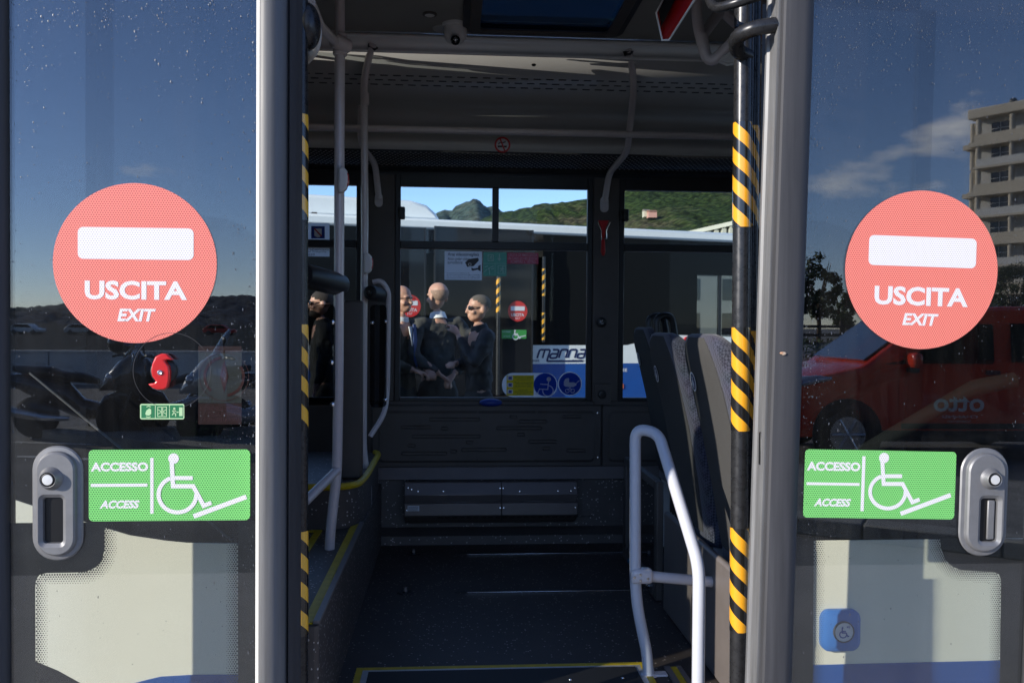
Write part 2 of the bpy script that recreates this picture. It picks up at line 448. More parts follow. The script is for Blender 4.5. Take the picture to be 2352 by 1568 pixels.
M['side_cloth'] = weave('blue_patterned_seat_cloth', (.026, .028, .045), (.075, .08, .115), 130)

# ------------------------------------------------------------------ frames
ALP = .021                                # the right door hangs slightly out of true
FL = Fr(P(311, 605, YD), (1, 0, 0), (0, 0, 1))
FRT = Fr(P(2117, 620, YD), (math.cos(ALP), 0, -math.sin(ALP)), (math.sin(ALP), 0, math.cos(ALP)))
YB = 2.30                                 # outer skin of the bus
YW = 4.66                                 # inner face of the far side
FB = Fr((0, YB, 0), (1, 0, 0), (0, 0, 1))
FW = Fr((0, YW, 0), (1, 0, 0), (0, 0, 1))
FLOOR = .34
X0, X1 = -5.6, 5.2
XL = P(676, 800, YB).x
XR = P(1742, 800, YB).x

# ------------------------------------------------------------------ the bus: shell
bus = thing('bus', 'city bus with its double doors open, cream and blue outside, dark grey inside', 'bus', (0, 3.4, 0))
mb = MB(); mb.bb((X0, YB, .3), (XL, YB + .06, 2.95)); mb.build('side_wall', M['black_gloss'], bus, label='black glazed side behind the left door')
xg = XR + .95
mb = MB(); mb.bb((XR, YB, .3), (xg, YB + .06, 2.95)); mb.bb((xg, YB, .3), (X1, YB + .06, 1.15)); mb.bb((xg, YB, 2.3), (X1, YB + .06, 2.95)); mb.build('side_wall', M['black_gloss'], bus, label='black glazed side behind the right door')
mb = MB(); mb.bb((xg, YB + .02, 1.15), (X1, YB + .026, 2.3)); mb.build('side_window', glass('near_side_glass', (.62, .64, .63), 1.5), bus)
mb = MB(); mb.bb((XL, YB, 2.52), (XR, YB + .06, 2.95)); mb.build('door_header', M['black_plastic'], bus)
uv = FB.uv
def overlay(name, pts, m, lift, label=None):
    q = MB(); FB.slab(q, pts, .0005, lift); return q.build(name, m, bus, bevel=.001, label=label)
top = [uv(-260, 1085), uv(0, 1135), uv(100, 1168), uv(225, 1206), uv(300, 1228), uv(380, 1240), uv(430, 1245), uv(560, 1247), (XL - .002, uv(640, 1247)[1])]
arch = [uv(-100, 1480), uv(0, 1488), uv(79, 1515), uv(135, 1538), uv(189, 1568), uv(250, 1620), uv(300, 1700)]
overlay('cream_panel', [(XL - .002, .31)] + top[::-1] + [(X0 + .02, top[0][1] + .03), (X0 + .02, uv(-100, 1480)[1])] + arch + [(arch[-1][0], .31)], M['cream'], .004)
overlay('blue_stripe', [uv(270, 1586), uv(303, 1568), uv(340, 1558), uv(371, 1551), uv(438, 1547), (XL - .002, uv(640, 1546)[1]), (XL - .002, .315), (uv(270, 1586)[0], .315)], M['blue_paint'], .007)
overlay('cream_panel', [(XR + .002, .5), (X1 - .1, .5), (X1 - .1, uv(2160, 1237)[1]), (XR + .002, uv(1870, 1240)[1])], M['cream'], .004)
overlay('blue_stripe', [(XR + .002, .32), (X1 - .1, .32), (X1 - .1, uv(2300, 1513)[1] + .01), (XR + .002, uv(1860, 1525)[1])], M['blue_paint'], .007)
# roof, floor, ends
HX0, HX1, HY0, HY1 = -.15, .95, 3.05, 4.45
mb = MB()
for q4 in ((X0, HX0, YB, 4.75), (HX1, X1, YB, 4.75), (HX0, HX1, YB, HY0), (HX0, HX1, HY1, 4.75)): mb.bb((q4[0], q4[2], 2.95), (q4[1], q4[3], 3.06))
mb.build('roof', M['white_paint'], bus)
mb = MB(); mb.bb((-2.3, 2.45, 3.061), (-.25, 4.5, 3.5)); mb.build('hatch_sun_block', M['white_paint'], bus, bevel=.05)  # unseen box added to keep the sun out of the roof hatch
mb = MB(); mb.bb((X0, YB + .07, .2), (X1, 4.70, FLOOR)); mb.build('floor', M['floor'], bus)
mb = MB(); mb.bb((X1 - .05, YB + .061, 1.15), (X1 - .044, 4.63, 2.5)); mb.build('windscreen', glass('windscreen_glass', (.88, .9, .89), 1.5), bus)
mb = MB(); mb.bb((X0 + .044, YB + .061, 1.15), (X0 + .05, 4.63, 2.5)); mb.build('windscreen', glass('front_glass', (.7, .72, .71), 1.5), bus)
for nm, a, b, za_, zb_ in (('end_wall', X0, X0 + .06, FLOOR + .001, 1.149), ('end_wall', X0, X0 + .06, 2.501, 2.949), ('end_wall', X1 - .06, X1, FLOOR + .001, 1.149), ('end_wall', X1 - .06, X1, 2.501, 2.949)):
    mb = MB(); mb.bb((a, YB + .061, za_), (b, 4.63, zb_)); mb.build(nm, M['dark_panel'], bus)
# far side: sill wall, header and pillars, windows between them
zs, zt = FW.uv(1176, 922)[1], FW.uv(1176, 404)[1]
mb = MB(); mb.bb((X0, YW + .02, FLOOR + .001), (X1, 4.75, zs)); mb.build('far_side_wall', M['dark_panel'], bus)
mb = MB(); mb.bb((X0, YW + .02, zt), (X1, 4.75, 2.949)); mb.build('far_header', M['black_plastic'], bus)
wx = [FW.uv(p, 800)[0] for p in (829, 906, 1360, 1421)]
pitch = wx[3] - wx[1]
wins = [(wx[1] - pitch * 3, wx[0] - pitch * 2), (wx[1] - pitch * 2, wx[0] - pitch), (wx[1] - pitch + .03, wx[0]), (wx[1], wx[2]), (wx[3], wx[2] + pitch), (wx[3] + pitch, wx[2] + 2 * pitch), (wx[3] + 2 * pitch, wx[2] + 3 * pitch)]
edges = [X0] + [e for w_ in wins for e in w_] + [X1]
for i in range(0, len(edges), 2):
    mb = MB(); mb.bb((edges[i] + .001, YW + .005, zs), (edges[i + 1] - .001, 4.749, zt)); mb.build('pillar', M['dark_panel'], bus, bevel=.006)
zb0, zb1 = FW.uv(1176, 573)[1], FW.uv(1176, 556)[1]
ztop = FW.uv(1176, 431)[1]
for i, (a, b) in enumerate(wins):
    fr = MB(); t = .028; y0, y1 = YW + .012, YW + .05
    fr.bb((a, y0, zs), (a + t, y1, zt)); fr.bb((b - t, y0, zs), (b, y1, zt))
    fr.bb((a + t, y0, zs), (b - t, y1, zs + .02)); fr.bb((a + t, y0, ztop), (b - t, y1, zt))
    fr.bb((a + t, y0 - .006, zb0), (b - t, y1, zb1))
    if i == 3:
        xm0, xm1 = FW.uv(1131, 500)[0], FW.uv(1146, 500)[0]
        fr.bb((xm0, y0, zb1), (xm1, y1, ztop))
    wo = fr.build('window', M['black_plastic'], bus, bevel=.003)
    pn = MB(); pn.bb((a + t, YW + .028, zs + .02), (b - t, YW + .032, zb0)); pn.build('pane', M['window_glass'], wo)
    if i == 3:
        pn = MB(); pn.bb((a + t, YW + .028, zb1), (xm0, YW + .032, ztop)); pn.build('pane', M['window_glass'], wo)
        pn = MB(); pn.bb((xm1, YW + .034, zb1), (b - t, YW + .038, ztop)); pn.build('pane', M['window_glass'], wo)
    else:
        pn = MB(); pn.bb((a + t, YW + .028, zb1), (b - t, YW + .032, ztop)); pn.build('pane', M['window_glass'], wo)
    if i in (3, 4):
        u, v = FW.uv(924 if i == 3 else 1436, 490 if i == 3 else 495)
        la = MB(); la.box((u, YW - .008, v), (.03, .04, .065)); la.box((u - .012, YW + .012, v), (.02, .02, .05)); la.build('latch', M['black_plastic'], wo, bevel=.006)
# moulded lower panels with pressed grooves
zp0, zp1 = FW.uv(1176, 1071)[1], FW.uv(1176, 930)[1]
seam = FW.uv(1381, 1000)[0]; pl = FW.uv(855, 1000)[0]
for a, b in ((pl, seam - .004), (seam + .004, seam + 1.15), (seam + 1.158, seam + 2.3)):
    mb = MB(); mb.bb((a, YW - .012, zp0), (b, YW + .019, zp1)); pan = mb.build('wall_panel', M['dark_panel'], bus, bevel=.006)
    rim = MB(); FW2 = Fr((0, YW - .012, 0), (1, 0, 0), (0, 0, 1))
    o_, i_ = rrect(a + .03, zp0 + .025, b - .03, zp1 - .03, .03), rrect(a + .042, zp0 + .037, b - .042, zp1 - .042, .022)
    n_ = len(o_)
    rim.add([FW2.at(*p, .0005) for p in o_] + [FW2.at(*p, .008) for p in i_], [(k, (k + 1) % n_, n_ + (k + 1) % n_, n_ + k) for k in range(n_)])
    FW2.flat(rim, i_, .008)
    rim.build('pressed_field', M['dark_panel'], pan)
    if a == pl:
        gr = [(985, 1103, 962), (921, 993, 980), (1013, 1031, 983.6), (946, 1105, 1001), (1070, 1087, 1014.6), (936, 955, 1022), (922, 1027, 1040), (1032, 1050, 1035), (1059, 1164, 1031.6), (1170, 1188, 957), (1190, 1257, 967), (1139, 1245, 982), (1187, 1205, 997), (1213, 1280, 1013), (1246, 1264, 1029), (1290, 1336, 956), (1300, 1346, 1033)]
        for x0, x1, y in gr:
            g = MB(); u0, _ = FW2.uv(x0, y); u1, v = FW2.uv(x1, y); h = .010
            oo, ii = rrect(u0, v - h, u1, v + h, h * .98, 4), rrect(u0 + .005, v - h + .005, u1 - .005, v + h - .005, (h - .005) * .95, 4); k_ = len(oo)
            g.add([FW2.at(*p, .0085) for p in oo] + [FW2.at(*p, .0155) for p in ii], [(k, (k + 1) % k_, k_ + (k + 1) % k_, k_ + k) for k in range(k_)])
            FW2.flat(g, ii, .0155); g.build('pressed_rib', M['dark_panel'], pan)
        for x, y in ((1098, 945), (1232, 945), (1098, 1053), (1232, 1053), (1373, 948), (1373, 1050)):
            g = MB(); u, v = FW2.uv(x, y); g.lathe([(.007, 0), (.006, .003), (.001, .004)], FW2.at(u, v, .008), (0, -1, 0), 10); g.build('rivet', M['steel'] if x == 1373 else M['dark_panel'], pan)
# ledges and speckled kick wall below
def row(name, y0, y1, Ya, Yb_, m, px=1176):
    a, b = P(px, y0, Ya), P(px, y1, Yb_)
    q = MB(); q.prism([(X0, Ya, a.z), (X0, Yb_, b.z), (X0, YW + .019, b.z), (X0, YW + .019, a.z)], (X1 - X0, 0, 0)); return q.build(name, m, bus)
row('ledge', 1072, 1100, 4.63, 4.60, M['heater'])
row('kick_wall', 1101, 1208, 4.635, 4.61, M['speckle'])
row('ledge', 1209, 1228, 4.60, 4.54, M['dark_panel'])
row('skirting', 1229, 1254, 4.535, 4.53, M['speckle'])

# roof cove: one long profile, drawn as (Y, z)
def cz(py, Y): return P(1176, py, Y).z
cove = [(4.655, cz(398, 4.655)), (4.60, cz(388, 4.60)), (4.36, cz(349, 4.36)), (4.36, cz(319, 4.36)), (4.44, cz(312, 4.44)), (4.50, cz(290, 4.5)), (4.49, cz(268, 4.49)), (4.44, cz(250, 4.44)), (4.36, cz(236, 4.36)), (3.93, cz(130, 3.93))]
strip = [(3.93, cz(130, 3.93)), (3.925, cz(123, 3.925)), (3.945, cz(121, 3.945)), (3.925, cz(99, 3.925)), (3.90, cz(97, 3.90)), (3.89, cz(89, 3.89)), (3.92, cz(84, 3.92))]
zc = strip[-1][1] + .004
def cove_part(name, pts, m, a=X0 + .07, b=X1 - .07, angle=25):
    q = MB(); n = len(pts)
    q.add([(a, y, z) for y, z in pts] + [(b, y, z) for y, z in pts], [(i, i + 1, n + i + 1, n + i) for i in range(n - 1)])
    o = q.build(name, m, bus, angle=angle, clean=False)
    sm = o.modifiers.new('thick', 'SOLIDIFY'); sm.thickness = .006; sm.offset = 1
    return o
cove_part('light_duct', cove[:3], mat('duct_grille', (.10, .105, .11), .22, metal=.5), angle=20)
cove_part('duct_front', cove[2:4], M['grey_lining'])
cove_part('cove_panel', cove[3:], M['grey_lining'], angle=24)
cove_part('roof_strip', strip, mat('roof_strip_white', (.90, .90, .89), .4))
_a, _b = PZ(1062, 66, zc), PZ(1432, 66, zc)
hx0, hx1, hy1, hy0 = _a.x, _b.x, _a.y, 3.05
mb = MB()
for q4 in ((X0 + .07, hx0 + .02, YB + .07, 3.93), (hx1 - .02, X1 - .07, YB + .07, 3.93), (hx0 + .02, hx1 - .02, YB + .07, hy0 + .02), (hx0 + .02, hx1 - .02, hy1 - .02, 3.93)): mb.bb((q4[0], q4[2], zc), (q4[1], q4[3], zc + .02))
mb.build('ceiling', M['roof_lining'], bus)
# slots of the air outlet in the cove panel
def cove_pt(px, py):                      # pixel -> point on the sloping cove panel
    (ya, za), (yb, zb) = cove[-2], cove[-1]
    nrm = Vector((0, zb - za, -(yb - ya))).normalized(); d = ray(px, py)
    t = (Vector((0, ya, za)) - EYE).dot(nrm) / d.dot(nrm); return EYE + d * t, nrm
pc, nrm = cove_pt(1176, 190)
if nrm.dot(EYE - pc) < 0: nrm = -nrm
sl = Vector((0, cove[-1][0] - cove[-2][0], cove[-1][1] - cove[-2][1])).normalized()
slot_me = None; q = MB(); FS = Fr((0, 0, 0), (1, 0, 0), (0, 0, 1))
FS2 = Fr((0, 0, 0), (1, 0, 0), sl)
if FS2.n.dot(nrm) < 0: FS2.n = -FS2.n
FS2.slab(q, rrect(-.0185, -.0042, .0185, .0042, .004, 3), -.001, .0012)
slot = None
for r in range(3):
    base, _ = cove_pt(1176, 181 + r * 10.4)
    for k in range(-28, 34):
        if k * .060 < -1.5 or k * .06 > 1.7: continue
        p = base + Vector((k * .060 + (.03 if r == 1 else 0), 0, 0))
        if slot is None:
            slot = q.build('air_slot', M['black_plastic'], bus, local=True); slot.location = p - root_loc(bus)
        else:
            c = slot.copy(); COL.objects.link(c); c.parent = bus; c.location = p - root_loc(bus)
# perforation of the light duct (thousands of small holes)
(ya, za), (yb, zb) = cove[1], cove[2]
ds = Vector((0, yb - ya, zb - za)); q = MB()
FD = Fr((0, ya, za), (1, 0, 0), ds)
if FD.n.dot(EYE - Vector((0, ya, za))) < 0: FD.n = -FD.n
L = ds.length; nr = 11
for r in range(nr):
    for k in range(-62, 74):
        x = k * .026 + (.013 if r % 2 else 0); v = L * (.12 + .76 * r / (nr - 1))
        q.add([FD.at(x - .007, v, .002), FD.at(x, v - .0042, .002), FD.at(x + .007, v, .002), FD.at(x, v + .0042, .002)], [(0, 1, 2, 3)])
q.build('grille_openings', M['grey_lining'], bus, kind='stuff')
# plates, joints and the screw of the cove
q = MB(); p, _ = cove_pt(1226, 149); q.lathe([(.011, 0), (.009, .004), (.001, .005)], p, nrm, 14); q.build('screw_cap', M['black_plastic'], bus)

# ------------------------------------------------------------------ things on the ceiling
def zplane(px, py, z=None): return PZ(px, py, zc if z is None else z)
print('hatch', hx0, hx1, hy0, hy1)
hatch = thing('roof_hatch', 'glazed roof hatch with rounded dark frame in the bus ceiling', 'roof hatch', ((hx0 + hx1) / 2, (hy0 + hy1) / 2, zc))
for k, (ins, h0, h1) in enumerate(((0, .002, .022), (.03, .0215, .034))):
    q = MB(); o_ = rrect(hx0 + ins, hy0 + ins, hx1 - ins, hy1 - ins, .06, 6); i_ = rrect(hx0 + ins + .045, hy0 + ins + .045, hx1 - ins - .045, hy1 - ins - .045, .035, 6); n_ = len(o_)
    vs = [(x, y, zc - h0) for x, y in o_] + [(x, y, zc - h1) for x, y in o_] + [(x, y, zc - h1) for x, y in i_] + [(x, y, zc - h0) for x, y in i_]
    q.add(vs, [(j * n_ + k2, j * n_ + (k2 + 1) % n_, ((j + 1) % 4) * n_ + (k2 + 1) % n_, ((j + 1) % 4) * n_ + k2) for j in range(4) for k2 in range(n_)])
    q.build('frame', M['dark_panel'] if k else M['black_plastic'], hatch, bevel=.004)
q = MB(); q.bb((hx0 + .05, hy0 + .05, zc - .012), (hx1 - .05, hy1 - .05, zc - .008))
q.build('pane', glass('blue_hatch_pane', (.075, .12, .15), 1.3), hatch)
# dome camera
p = P(1046, 66, 3.80)
domec = thing('security_camera', 'white dome security camera on the bus ceiling beside the roof hatch', 'camera', p)
q = MB(); q.lathe([(.055, .035), (.058, .02), (.056, .012), (.046, .006)], p, (0, -.15, 1), 32); q.build('mount_ring', M['white_plastic'], domec)
q = MB(); q.lathe([(.050, .01), (.052, -.012), (.048, -.038), (.036, -.056), (.018, -.066), (.002, -.068)], p, (0, -.15, 1), 32); q.build('housing', M['white_plastic'], domec)
lp = P(1046, 93, 3.74)
q = MB(); q.ell(lp, (.021, .018, .021), 20, 12); le = q.build('lens', M['black_gloss'], domec)
q = MB(); q.ell(lp + Vector((0, -.016, 0)), (.009, .005, .009), 14, 8); q.build('lens_glass', M['steel'], le)
pp = zplane(1022, 66); q = MB(); q.lathe([(.055, 0), (.05, .006), (.002, .007)], pp - Vector((0, 0, .001)), (0, 0, -1), 28)
tag(q.build('cover_plate', M['grey_lining']), 'round beige blanking plate on the ceiling behind the dome camera', 'plate')
pp = zplane(987, 32); dl = thing('ceiling_light', 'small round unlit ceiling light left of the dome camera', 'light', pp)
q = MB(); q.lathe([(.030, 0), (.03, .006), (.024, .008)], pp, (0, 0, -1), 26); rim_ = q.build('rim', M['dark_panel'], dl)
q = MB(); q.lathe([(.023, .007), (.014, .011), (.002, .012)], pp, (0, 0, -1), 22); q.build('lens', M['white_plastic'], dl)
# red edged board near the door
q = MB(); A, B, C, D = P(1588, -40, 2.5), P(1590, -8, 2.5), P(1520, 92, 2.72), P(1508, 12, 2.74)
q.prism([P(1546, -40, 2.78), P(1508, 30, 2.78), P(1522, 92, 2.76), P(1536, 91, 2.74), P(1600, -12, 2.5), P(1604, -60, 2.5)], (.004, .012, .006))
eb = thing('emergency_board', 'red framed emergency board hanging from the ceiling at top right', 'sign', P(1540, 20, 2.7))
q.build('board', M['red'], eb)
q = MB(); q.prism([P(1548, -44, 2.755), P(1513, 26, 2.755), P(1519, 62, 2.75), P(1572, -44, 2.6)], (-.001, -.006, 0)); q.build('black_face', M['black_plastic'], eb)
q = MB(); q.tube([P(1546, -42, 2.76), P(1507, 30, 2.76), P(1521, 93, 2.74), P(1537, 92, 2.72), P(1604, -14, 2.48)], .0035, 6); q.build('edge', M['white_plastic'], eb)

# ------------------------------------------------------------------ handrails
def rail(name, label, pts, r, m=None, group=None, rad=.07, n=14):
    pth = rounded([P(*p) for p in pts], rad)
    t = thing(name, label, 'handrail', pth[-1], group)
    q = MB(); q.tube(pth, r, n); q.build('tube', m or M['pole'], t); return t
pa = rail('grab_pole', 'tall grey grab pole nearest the left door, with a foot bracket', [(781, -40, 3.2), (779, 560, 3.2), (777, 900, 3.2), (774, 1085, 3.2), (757, 1235, 3.2), (757, 1362, 3.2)], .0185)
q = MB(); a, b = P(757, 1290, 3.2), P(757, 1364, 3.2); q.box(((a + b) / 2) + Vector((-.006, .0, 0)), (.042, .044, (a - b).length)); q.build('foot_bracket', M['pole'], pa, bevel=.008)
q = MB(); q.tube(rounded([P(775, 1078, 3.2), P(700, 1152, 2.95)], .02), .0165, 12); q.build('branch', M['pole'], pa)
q = MB(); q.tube([P(800, 108, 3.2), P(765, 92, 3.15)], .026, 12); q.tube([P(782, 78, 3.2), P(781, 128, 3.2)], .0255, 14); q.build('joint', M['pole'], pa, bevel=.003)
q = MB(); q.tube([P(770, 96, 3.15), P(735, 60, 2.85), P(712, 5, 2.6)], .0165, 12); q.build('upper_branch', M['pole'], pa)
pb = rail('grab_pole', 'grey grab pole from the roof strip to the step, second from the left door', [(857, 103, 3.92), (848, 128, 3.95), (836, 185, 3.98), (838, 500, 4.0), (835, 800, 4.0), (834, 1040, 4.0), (846, 1105, 4.0), (845, 1192, 4.0)], .0165)
q = MB(); a, b = P(843, 1140, 4.0), P(843, 1195, 4.0); q.box((a + b) / 2 + Vector((-.003, 0, 0)), (.036, .04, (a - b).length)); q.build('foot_bracket', M['pole'], pb, bevel=.006)
q = MB(); q.tube([P(838, 214, 3.985), P(838, 242, 3.985)], .0195, 14); q.build('sleeve', M['pole'], pb)
q = MB(); q.lathe([(.024, 0), (.022, .008), (.017, .02)], P(857, 106, 3.93), (P(848, 128, 3.95) - P(857, 103, 3.92)).normalized(), 18); q.build('socket', M['black_plastic'], pb)
pcx = rail('grab_rail', 'bent grey handrail from the roof strip down to the window pillar on the right', [(1443, 116, 3.92), (1452, 150, 3.97), (1456, 205, 4.02), (1446, 300, 4.2), (1441, 348, 4.33), (1399, 398, 4.56), (1389, 462, 4.63)], .0165, rad=.05)
q = MB(); q.lathe([(.024, 0), (.022, .008), (.017, .02)], P(1443, 118, 3.93), (0.05, .2, -.8), 18); q.build('socket', M['black_plastic'], pcx)
q = MB(); FW3 = Fr((0, YW - .002, 0), (1, 0, 0), (0, 0, 1)); FW3.slab(q, rrect(*FW3.rc(1378, 452, 1397, 488), .02), 0, .012); q.build('wall_bracket', M['pole'], pcx, bevel=.003)
pd = rail('grab_rail', 'bent grey handrail reaching down to the window pillar on the left', [(830, 245, 4.18), (828, 325, 4.3), (862, 378, 4.55), (870, 455, 4.63)], .0165, rad=.05)
q = MB(); FW3.slab(q, rrect(*FW3.rc(861, 444, 879, 476), .02), 0, .012); q.build('wall_bracket', M['pole'], pd, bevel=.003)
hr = thing('overhead_rail', 'long horizontal overhead handrail along the far windows', 'handrail', P(1176, 303, 4.2))
q = MB(); a = P(1176, 303, 4.2); q.tube([(X0 + .3, a.y, a.z), (X1 - .3, a.y, a.z)], .0165, 14); q.build('tube', M['pole'], hr)
q = MB()
for x in (-3.5, 3.6): q.tube([(x, a.y, a.z), (x, a.y + .2, a.z + .1)], .012, 8)
q.build('stay', M['pole'], hr)
# right hand guard rail in front of the seats
ft = PZ(1490, 1548, FLOOR + .004); Y1 = ft.y
gr_ = thing('guard_rail', 'pale bent guard rail standing in front of the seat backs, half in sunlight', 'handrail', ft)
pth = rounded([ft, P(1486, 1500, Y1), P(1464, 1395, Y1), P(1459, 1330, Y1), P(1459, 984, Y1), P(1512, 993, Y1 - .05), P(1606, 1300, 2.48), P(1605, 1420, 2.46), P(1600, 1900, 2.46)], .05, 7)
pth[-1].z = FLOOR
q = MB(); q.tube(pth, .0185, 18); q.build('tube', M['pole_white'], gr_)
q = MB(); q.tube([P(1455, 1325, Y1), P(1500, 1327, Y1)], .03, 4); q.v = []; q.f = []
cb = P(1473, 1321, Y1 - .008); q.box(cb, (.072, .045, .048)); cl = q.build('clamp', M['pole'], gr_, bevel=.012)
for x, y in ((1457, 1325), (1471, 1319), (1471, 1332), (1488, 1328)):
    s_ = MB(); s_.lathe([(.0045, 0), (.0042, .003), (.001, .0032)], P(x, y, Y1 - .0305), (0, -1, 0), 10); s_.build('screw', M['steel'], cl)
q = MB(); q.tube([P(1496, 1323, Y1), P(1740, 1345, Y1 + .01)], .0175, 14); q.build('cross_bar', M['pole'], gr_)
q = MB(); q.lathe([(.03, 0), (.03, .004), (.02, .007)], ft + Vector((.0, 0, -.003)), (0, 0, 1), 20); q.box(ft + Vector((.035, 0, .001)), (.05, .034, .008)); q.build('foot_plate', M['pole'], gr_, bevel=.002)
# tube frame by the right door, top
tf = thing('tube_bracket', 'grey welded tube bracket under the ceiling beside the right door', 'bracket', P(1640, 100, 3.0))
q = MB(); q.tube(rounded([P(1598, -60, 3.0), P(1602, 60, 3.0), P(1628, 152, 3.0), P(1720, 58, 2.9)], .05), 0.0195, 12)
q.tube([P(1610, 86, 3.02), P(1668, 10, 3.12)], 0.0195, 12); q.tube([P(1618, 118, 3.0), P(1612, 80, 3.0)], 0.021, 12); q.tube([P(1655, 22, 3.1), P(1700, 62, 3.1)], 0.0195, 10)
q.build('tube', M['pole'], tf)
q = MB(); q.prism([P(1640, 140, 2.98), P(1700, 110, 2.9), P(1706, 148, 2.9), P(1668, 152, 2.96)], (0, .004, .004)); q.build('plate', M['grey_lining'], tf)

# ------------------------------------------------------------------ platform on the left with steps
xp = -.355; z1 = .664; z2 = .80
pf = thing('seat_platform', 'speckled grey raised platform with yellow step edges on the left', 'platform', (-1.5, 3.3, FLOOR))
q = MB(); q.section([(-4.5, 2.372), (xp - .01, 2.372), (xp, 2.385), (xp, 4.52), (-4.5, 4.52)], FLOOR + .002, z1); q.build('lower_step', M['speckle'], pf)
cpt = P(834, 1112, 3.62)
sec = rounded([(-4.5, 3.50, 0), (cpt.x - .02, 3.50, 0), (xp - .004, 3.74, 0), (xp - .004, 4.515, 0), (-4.5, 4.515, 0)], .16, 8)
q = MB(); q.section([(p.x, p.y) for p in sec], z1 + .001, .83); q.build('upper_step', M['speckle'], pf)
q = MB(); q.tube([(p.x, p.y - .002, .835) for p in sec[:-6]], .014, 8); q.build('yellow_edge', M['yellow'], pf)
q = MB(); q.bb((xp - .045, 2.39, z1 + .001), (xp - .018, 3.60, z1 + .006)); q.build('yellow_edge', M['yellow'], pf)
q = MB(); q.bb((xp - .016, 2.39, z1 + .001), (xp + .002, 3.6, z1 + .01)); q.build('nosing', M['heater'], pf)
q = MB(); q.bb((-.53, 2.6, z1 + .001), (-.505, 3.48, z1 + .006)); q.bb((-.9, 3.455, z1 + .001), (-.531, 3.48, z1 + .006)); q.build('yellow_edge', M['yellow'], pf)
q = MB(); q.tube([P(754, 1388, 3.0) + Vector((.015, 0, 0)), P(752, 1402, 3.0) + Vector((.0, 0, 0))], .004, 6); q.build('edge_end_cap', M['steel'], pf)
# wall panel behind the first pole, padded bars, smoked panes
bp_ = thing('partition', 'dark partition panel standing between the two left grab poles', 'partition', P(808, 1095, 3.7))
q = MB(); a, b = P(783, 690, 3.72), P(833, 1098, 3.72); q.bb((a.x, 3.70, b.z), (b.x, 3.74, a.z)); q.build('panel', M['dark_panel'], bp_, bevel=.01)
def pane_panel(label, x0, y0, x1, y1, Y, bolts):
    t = thing('glass_partition', label, 'partition', P((x0 + x1) / 2, y1, Y))
    f_ = Fr((0, Y, 0), (1, 0, 0), (0, 0, 1)); r = f_.rc(x0, y0, x1, y1)
    q = MB(); f_.slab(q, rrect(*r, .02), -.004, .004); q.build('pane', M['dark_glass'], t)
    for x, y in bolts:
        s_ = MB(); u, v = f_.uv(x, y); s_.lathe([(.009, 0), (.008, .008), (.002, .011)], f_.at(u, v, .004), (0, -1, 0), 12); s_.build('bolt', M['steel'], t)
    return t
pane_panel('smoked glass partition beside the first grab pole at the left door', 640, 698, 770, 930, 3.16, ((764, 740), (762, 832), (764, 1008 - 80)))
pane_panel('smoked glass partition between the second grab pole and its grey loop', 850, 700, 888, 935, 4.0, ((855, 741), (886, 738), (885, 918)))
def pad(label, a, b, r):
    a, b = Vector(a), Vector(b); d = (b - a).normalized(); L = (b - a).length
    t = thing('padded_bar', label, 'cushion', (a + b) / 2)
    q = MB(); q.lathe([(r * .6, -.004), (r * .92, .0), (r, .02), (r, L - .03), (r * .93, L - .012), (r * .6, L)], a, d, 24); q.build('pad', M['black_plastic'], t)
    q = MB(); q.lathe([(r * .3, -.01), (r * .3, .0), (r * .28, .006)], a - d * .002, d, 12); q.build('end_bolt', M['steel'], t); return t
pad('thick black padded leaning bar beside the left door', P(694, 632, 2.95), P(784, 655, 3.25), .042)
pad('thin black padded leaning bar by the grey loop', P(850, 672, 3.9), P(884, 678, 4.05), .034)
rail('loop_rail', 'thin grey loop rail behind the second grab pole', [(856, 648, 4.0), (876, 644, 4.0), (893, 668, 4.0), (890, 900, 4.05), (884, 950, 4.02), (850, 1002, 3.98)], .0115, rad=.06)
# ------------------------------------------------------------------ stop buttons, hammer
def stop_button(label, px, py0, py1, Y, wpx):
    a, b = P(px, py0, Y), P(px, py1, Y); h = a.z - b.z; w = wpx / F * Y; c = (a + b) / 2
    t = thing('stop_button', label, 'button', c, 'stop buttons on the grab poles')
    pr = [(0, -h / 2), (w * .55, -h * .47), (w * .85, -h * .33), (w, -h * .1), (w, h * .12), (w * .85, h * .34), (w * .55, h * .47), (0, h / 2)]
    q = MB(); q.prism([(c.x + x, Y - .045, c.z + z) for x, z in pr], (0, .035, 0)); q.build('housing', M['white_plastic'], t, bevel=.008)
    q = MB(); q.prism([(c.x + w * .78, Y - .040, c.z - h * .32), (c.x + w * 1.0, Y - .040, c.z - h * .2), (c.x + w * 1.06, Y - .04, c.z), (c.x + w * 1.0, Y - .04, c.z + h * .22), (c.x + w * .78, Y - .04, c.z + h * .32)], (0, .026, 0)); q.build('push_plate', M['red'], t, bevel=.004)
stop_button('white stop button with red edge on the first grab pole', 780, 386, 446, 3.2, 22)
stop_button('white stop button with red edge on the second grab pole, lower', 838, 582, 630, 4.0, 19)
hm = thing('emergency_hammer', 'red emergency hammer hung on the window pillar', 'hammer', P(1385, 530, YW))
q = MB(); q.prism([FW.at(*FW.uv(x, y), .018) for x, y in ((1373, 507), (1398, 507), (1395, 515), (1390, 525), (1388, 548), (1381, 548), (1380, 525), (1376, 515))], (0, .02, 0)); q.build('head', M['red'], hm, bevel=.004)
q = MB(); q.prism([FW.at(*FW.uv(x, y), .02) for x, y in ((1381, 549), (1388, 549), (1390, 578), (1387, 588), (1382, 588), (1379, 578))], (0, .016, 0)); q.build('handle', M['red'], hm, bevel=.005)
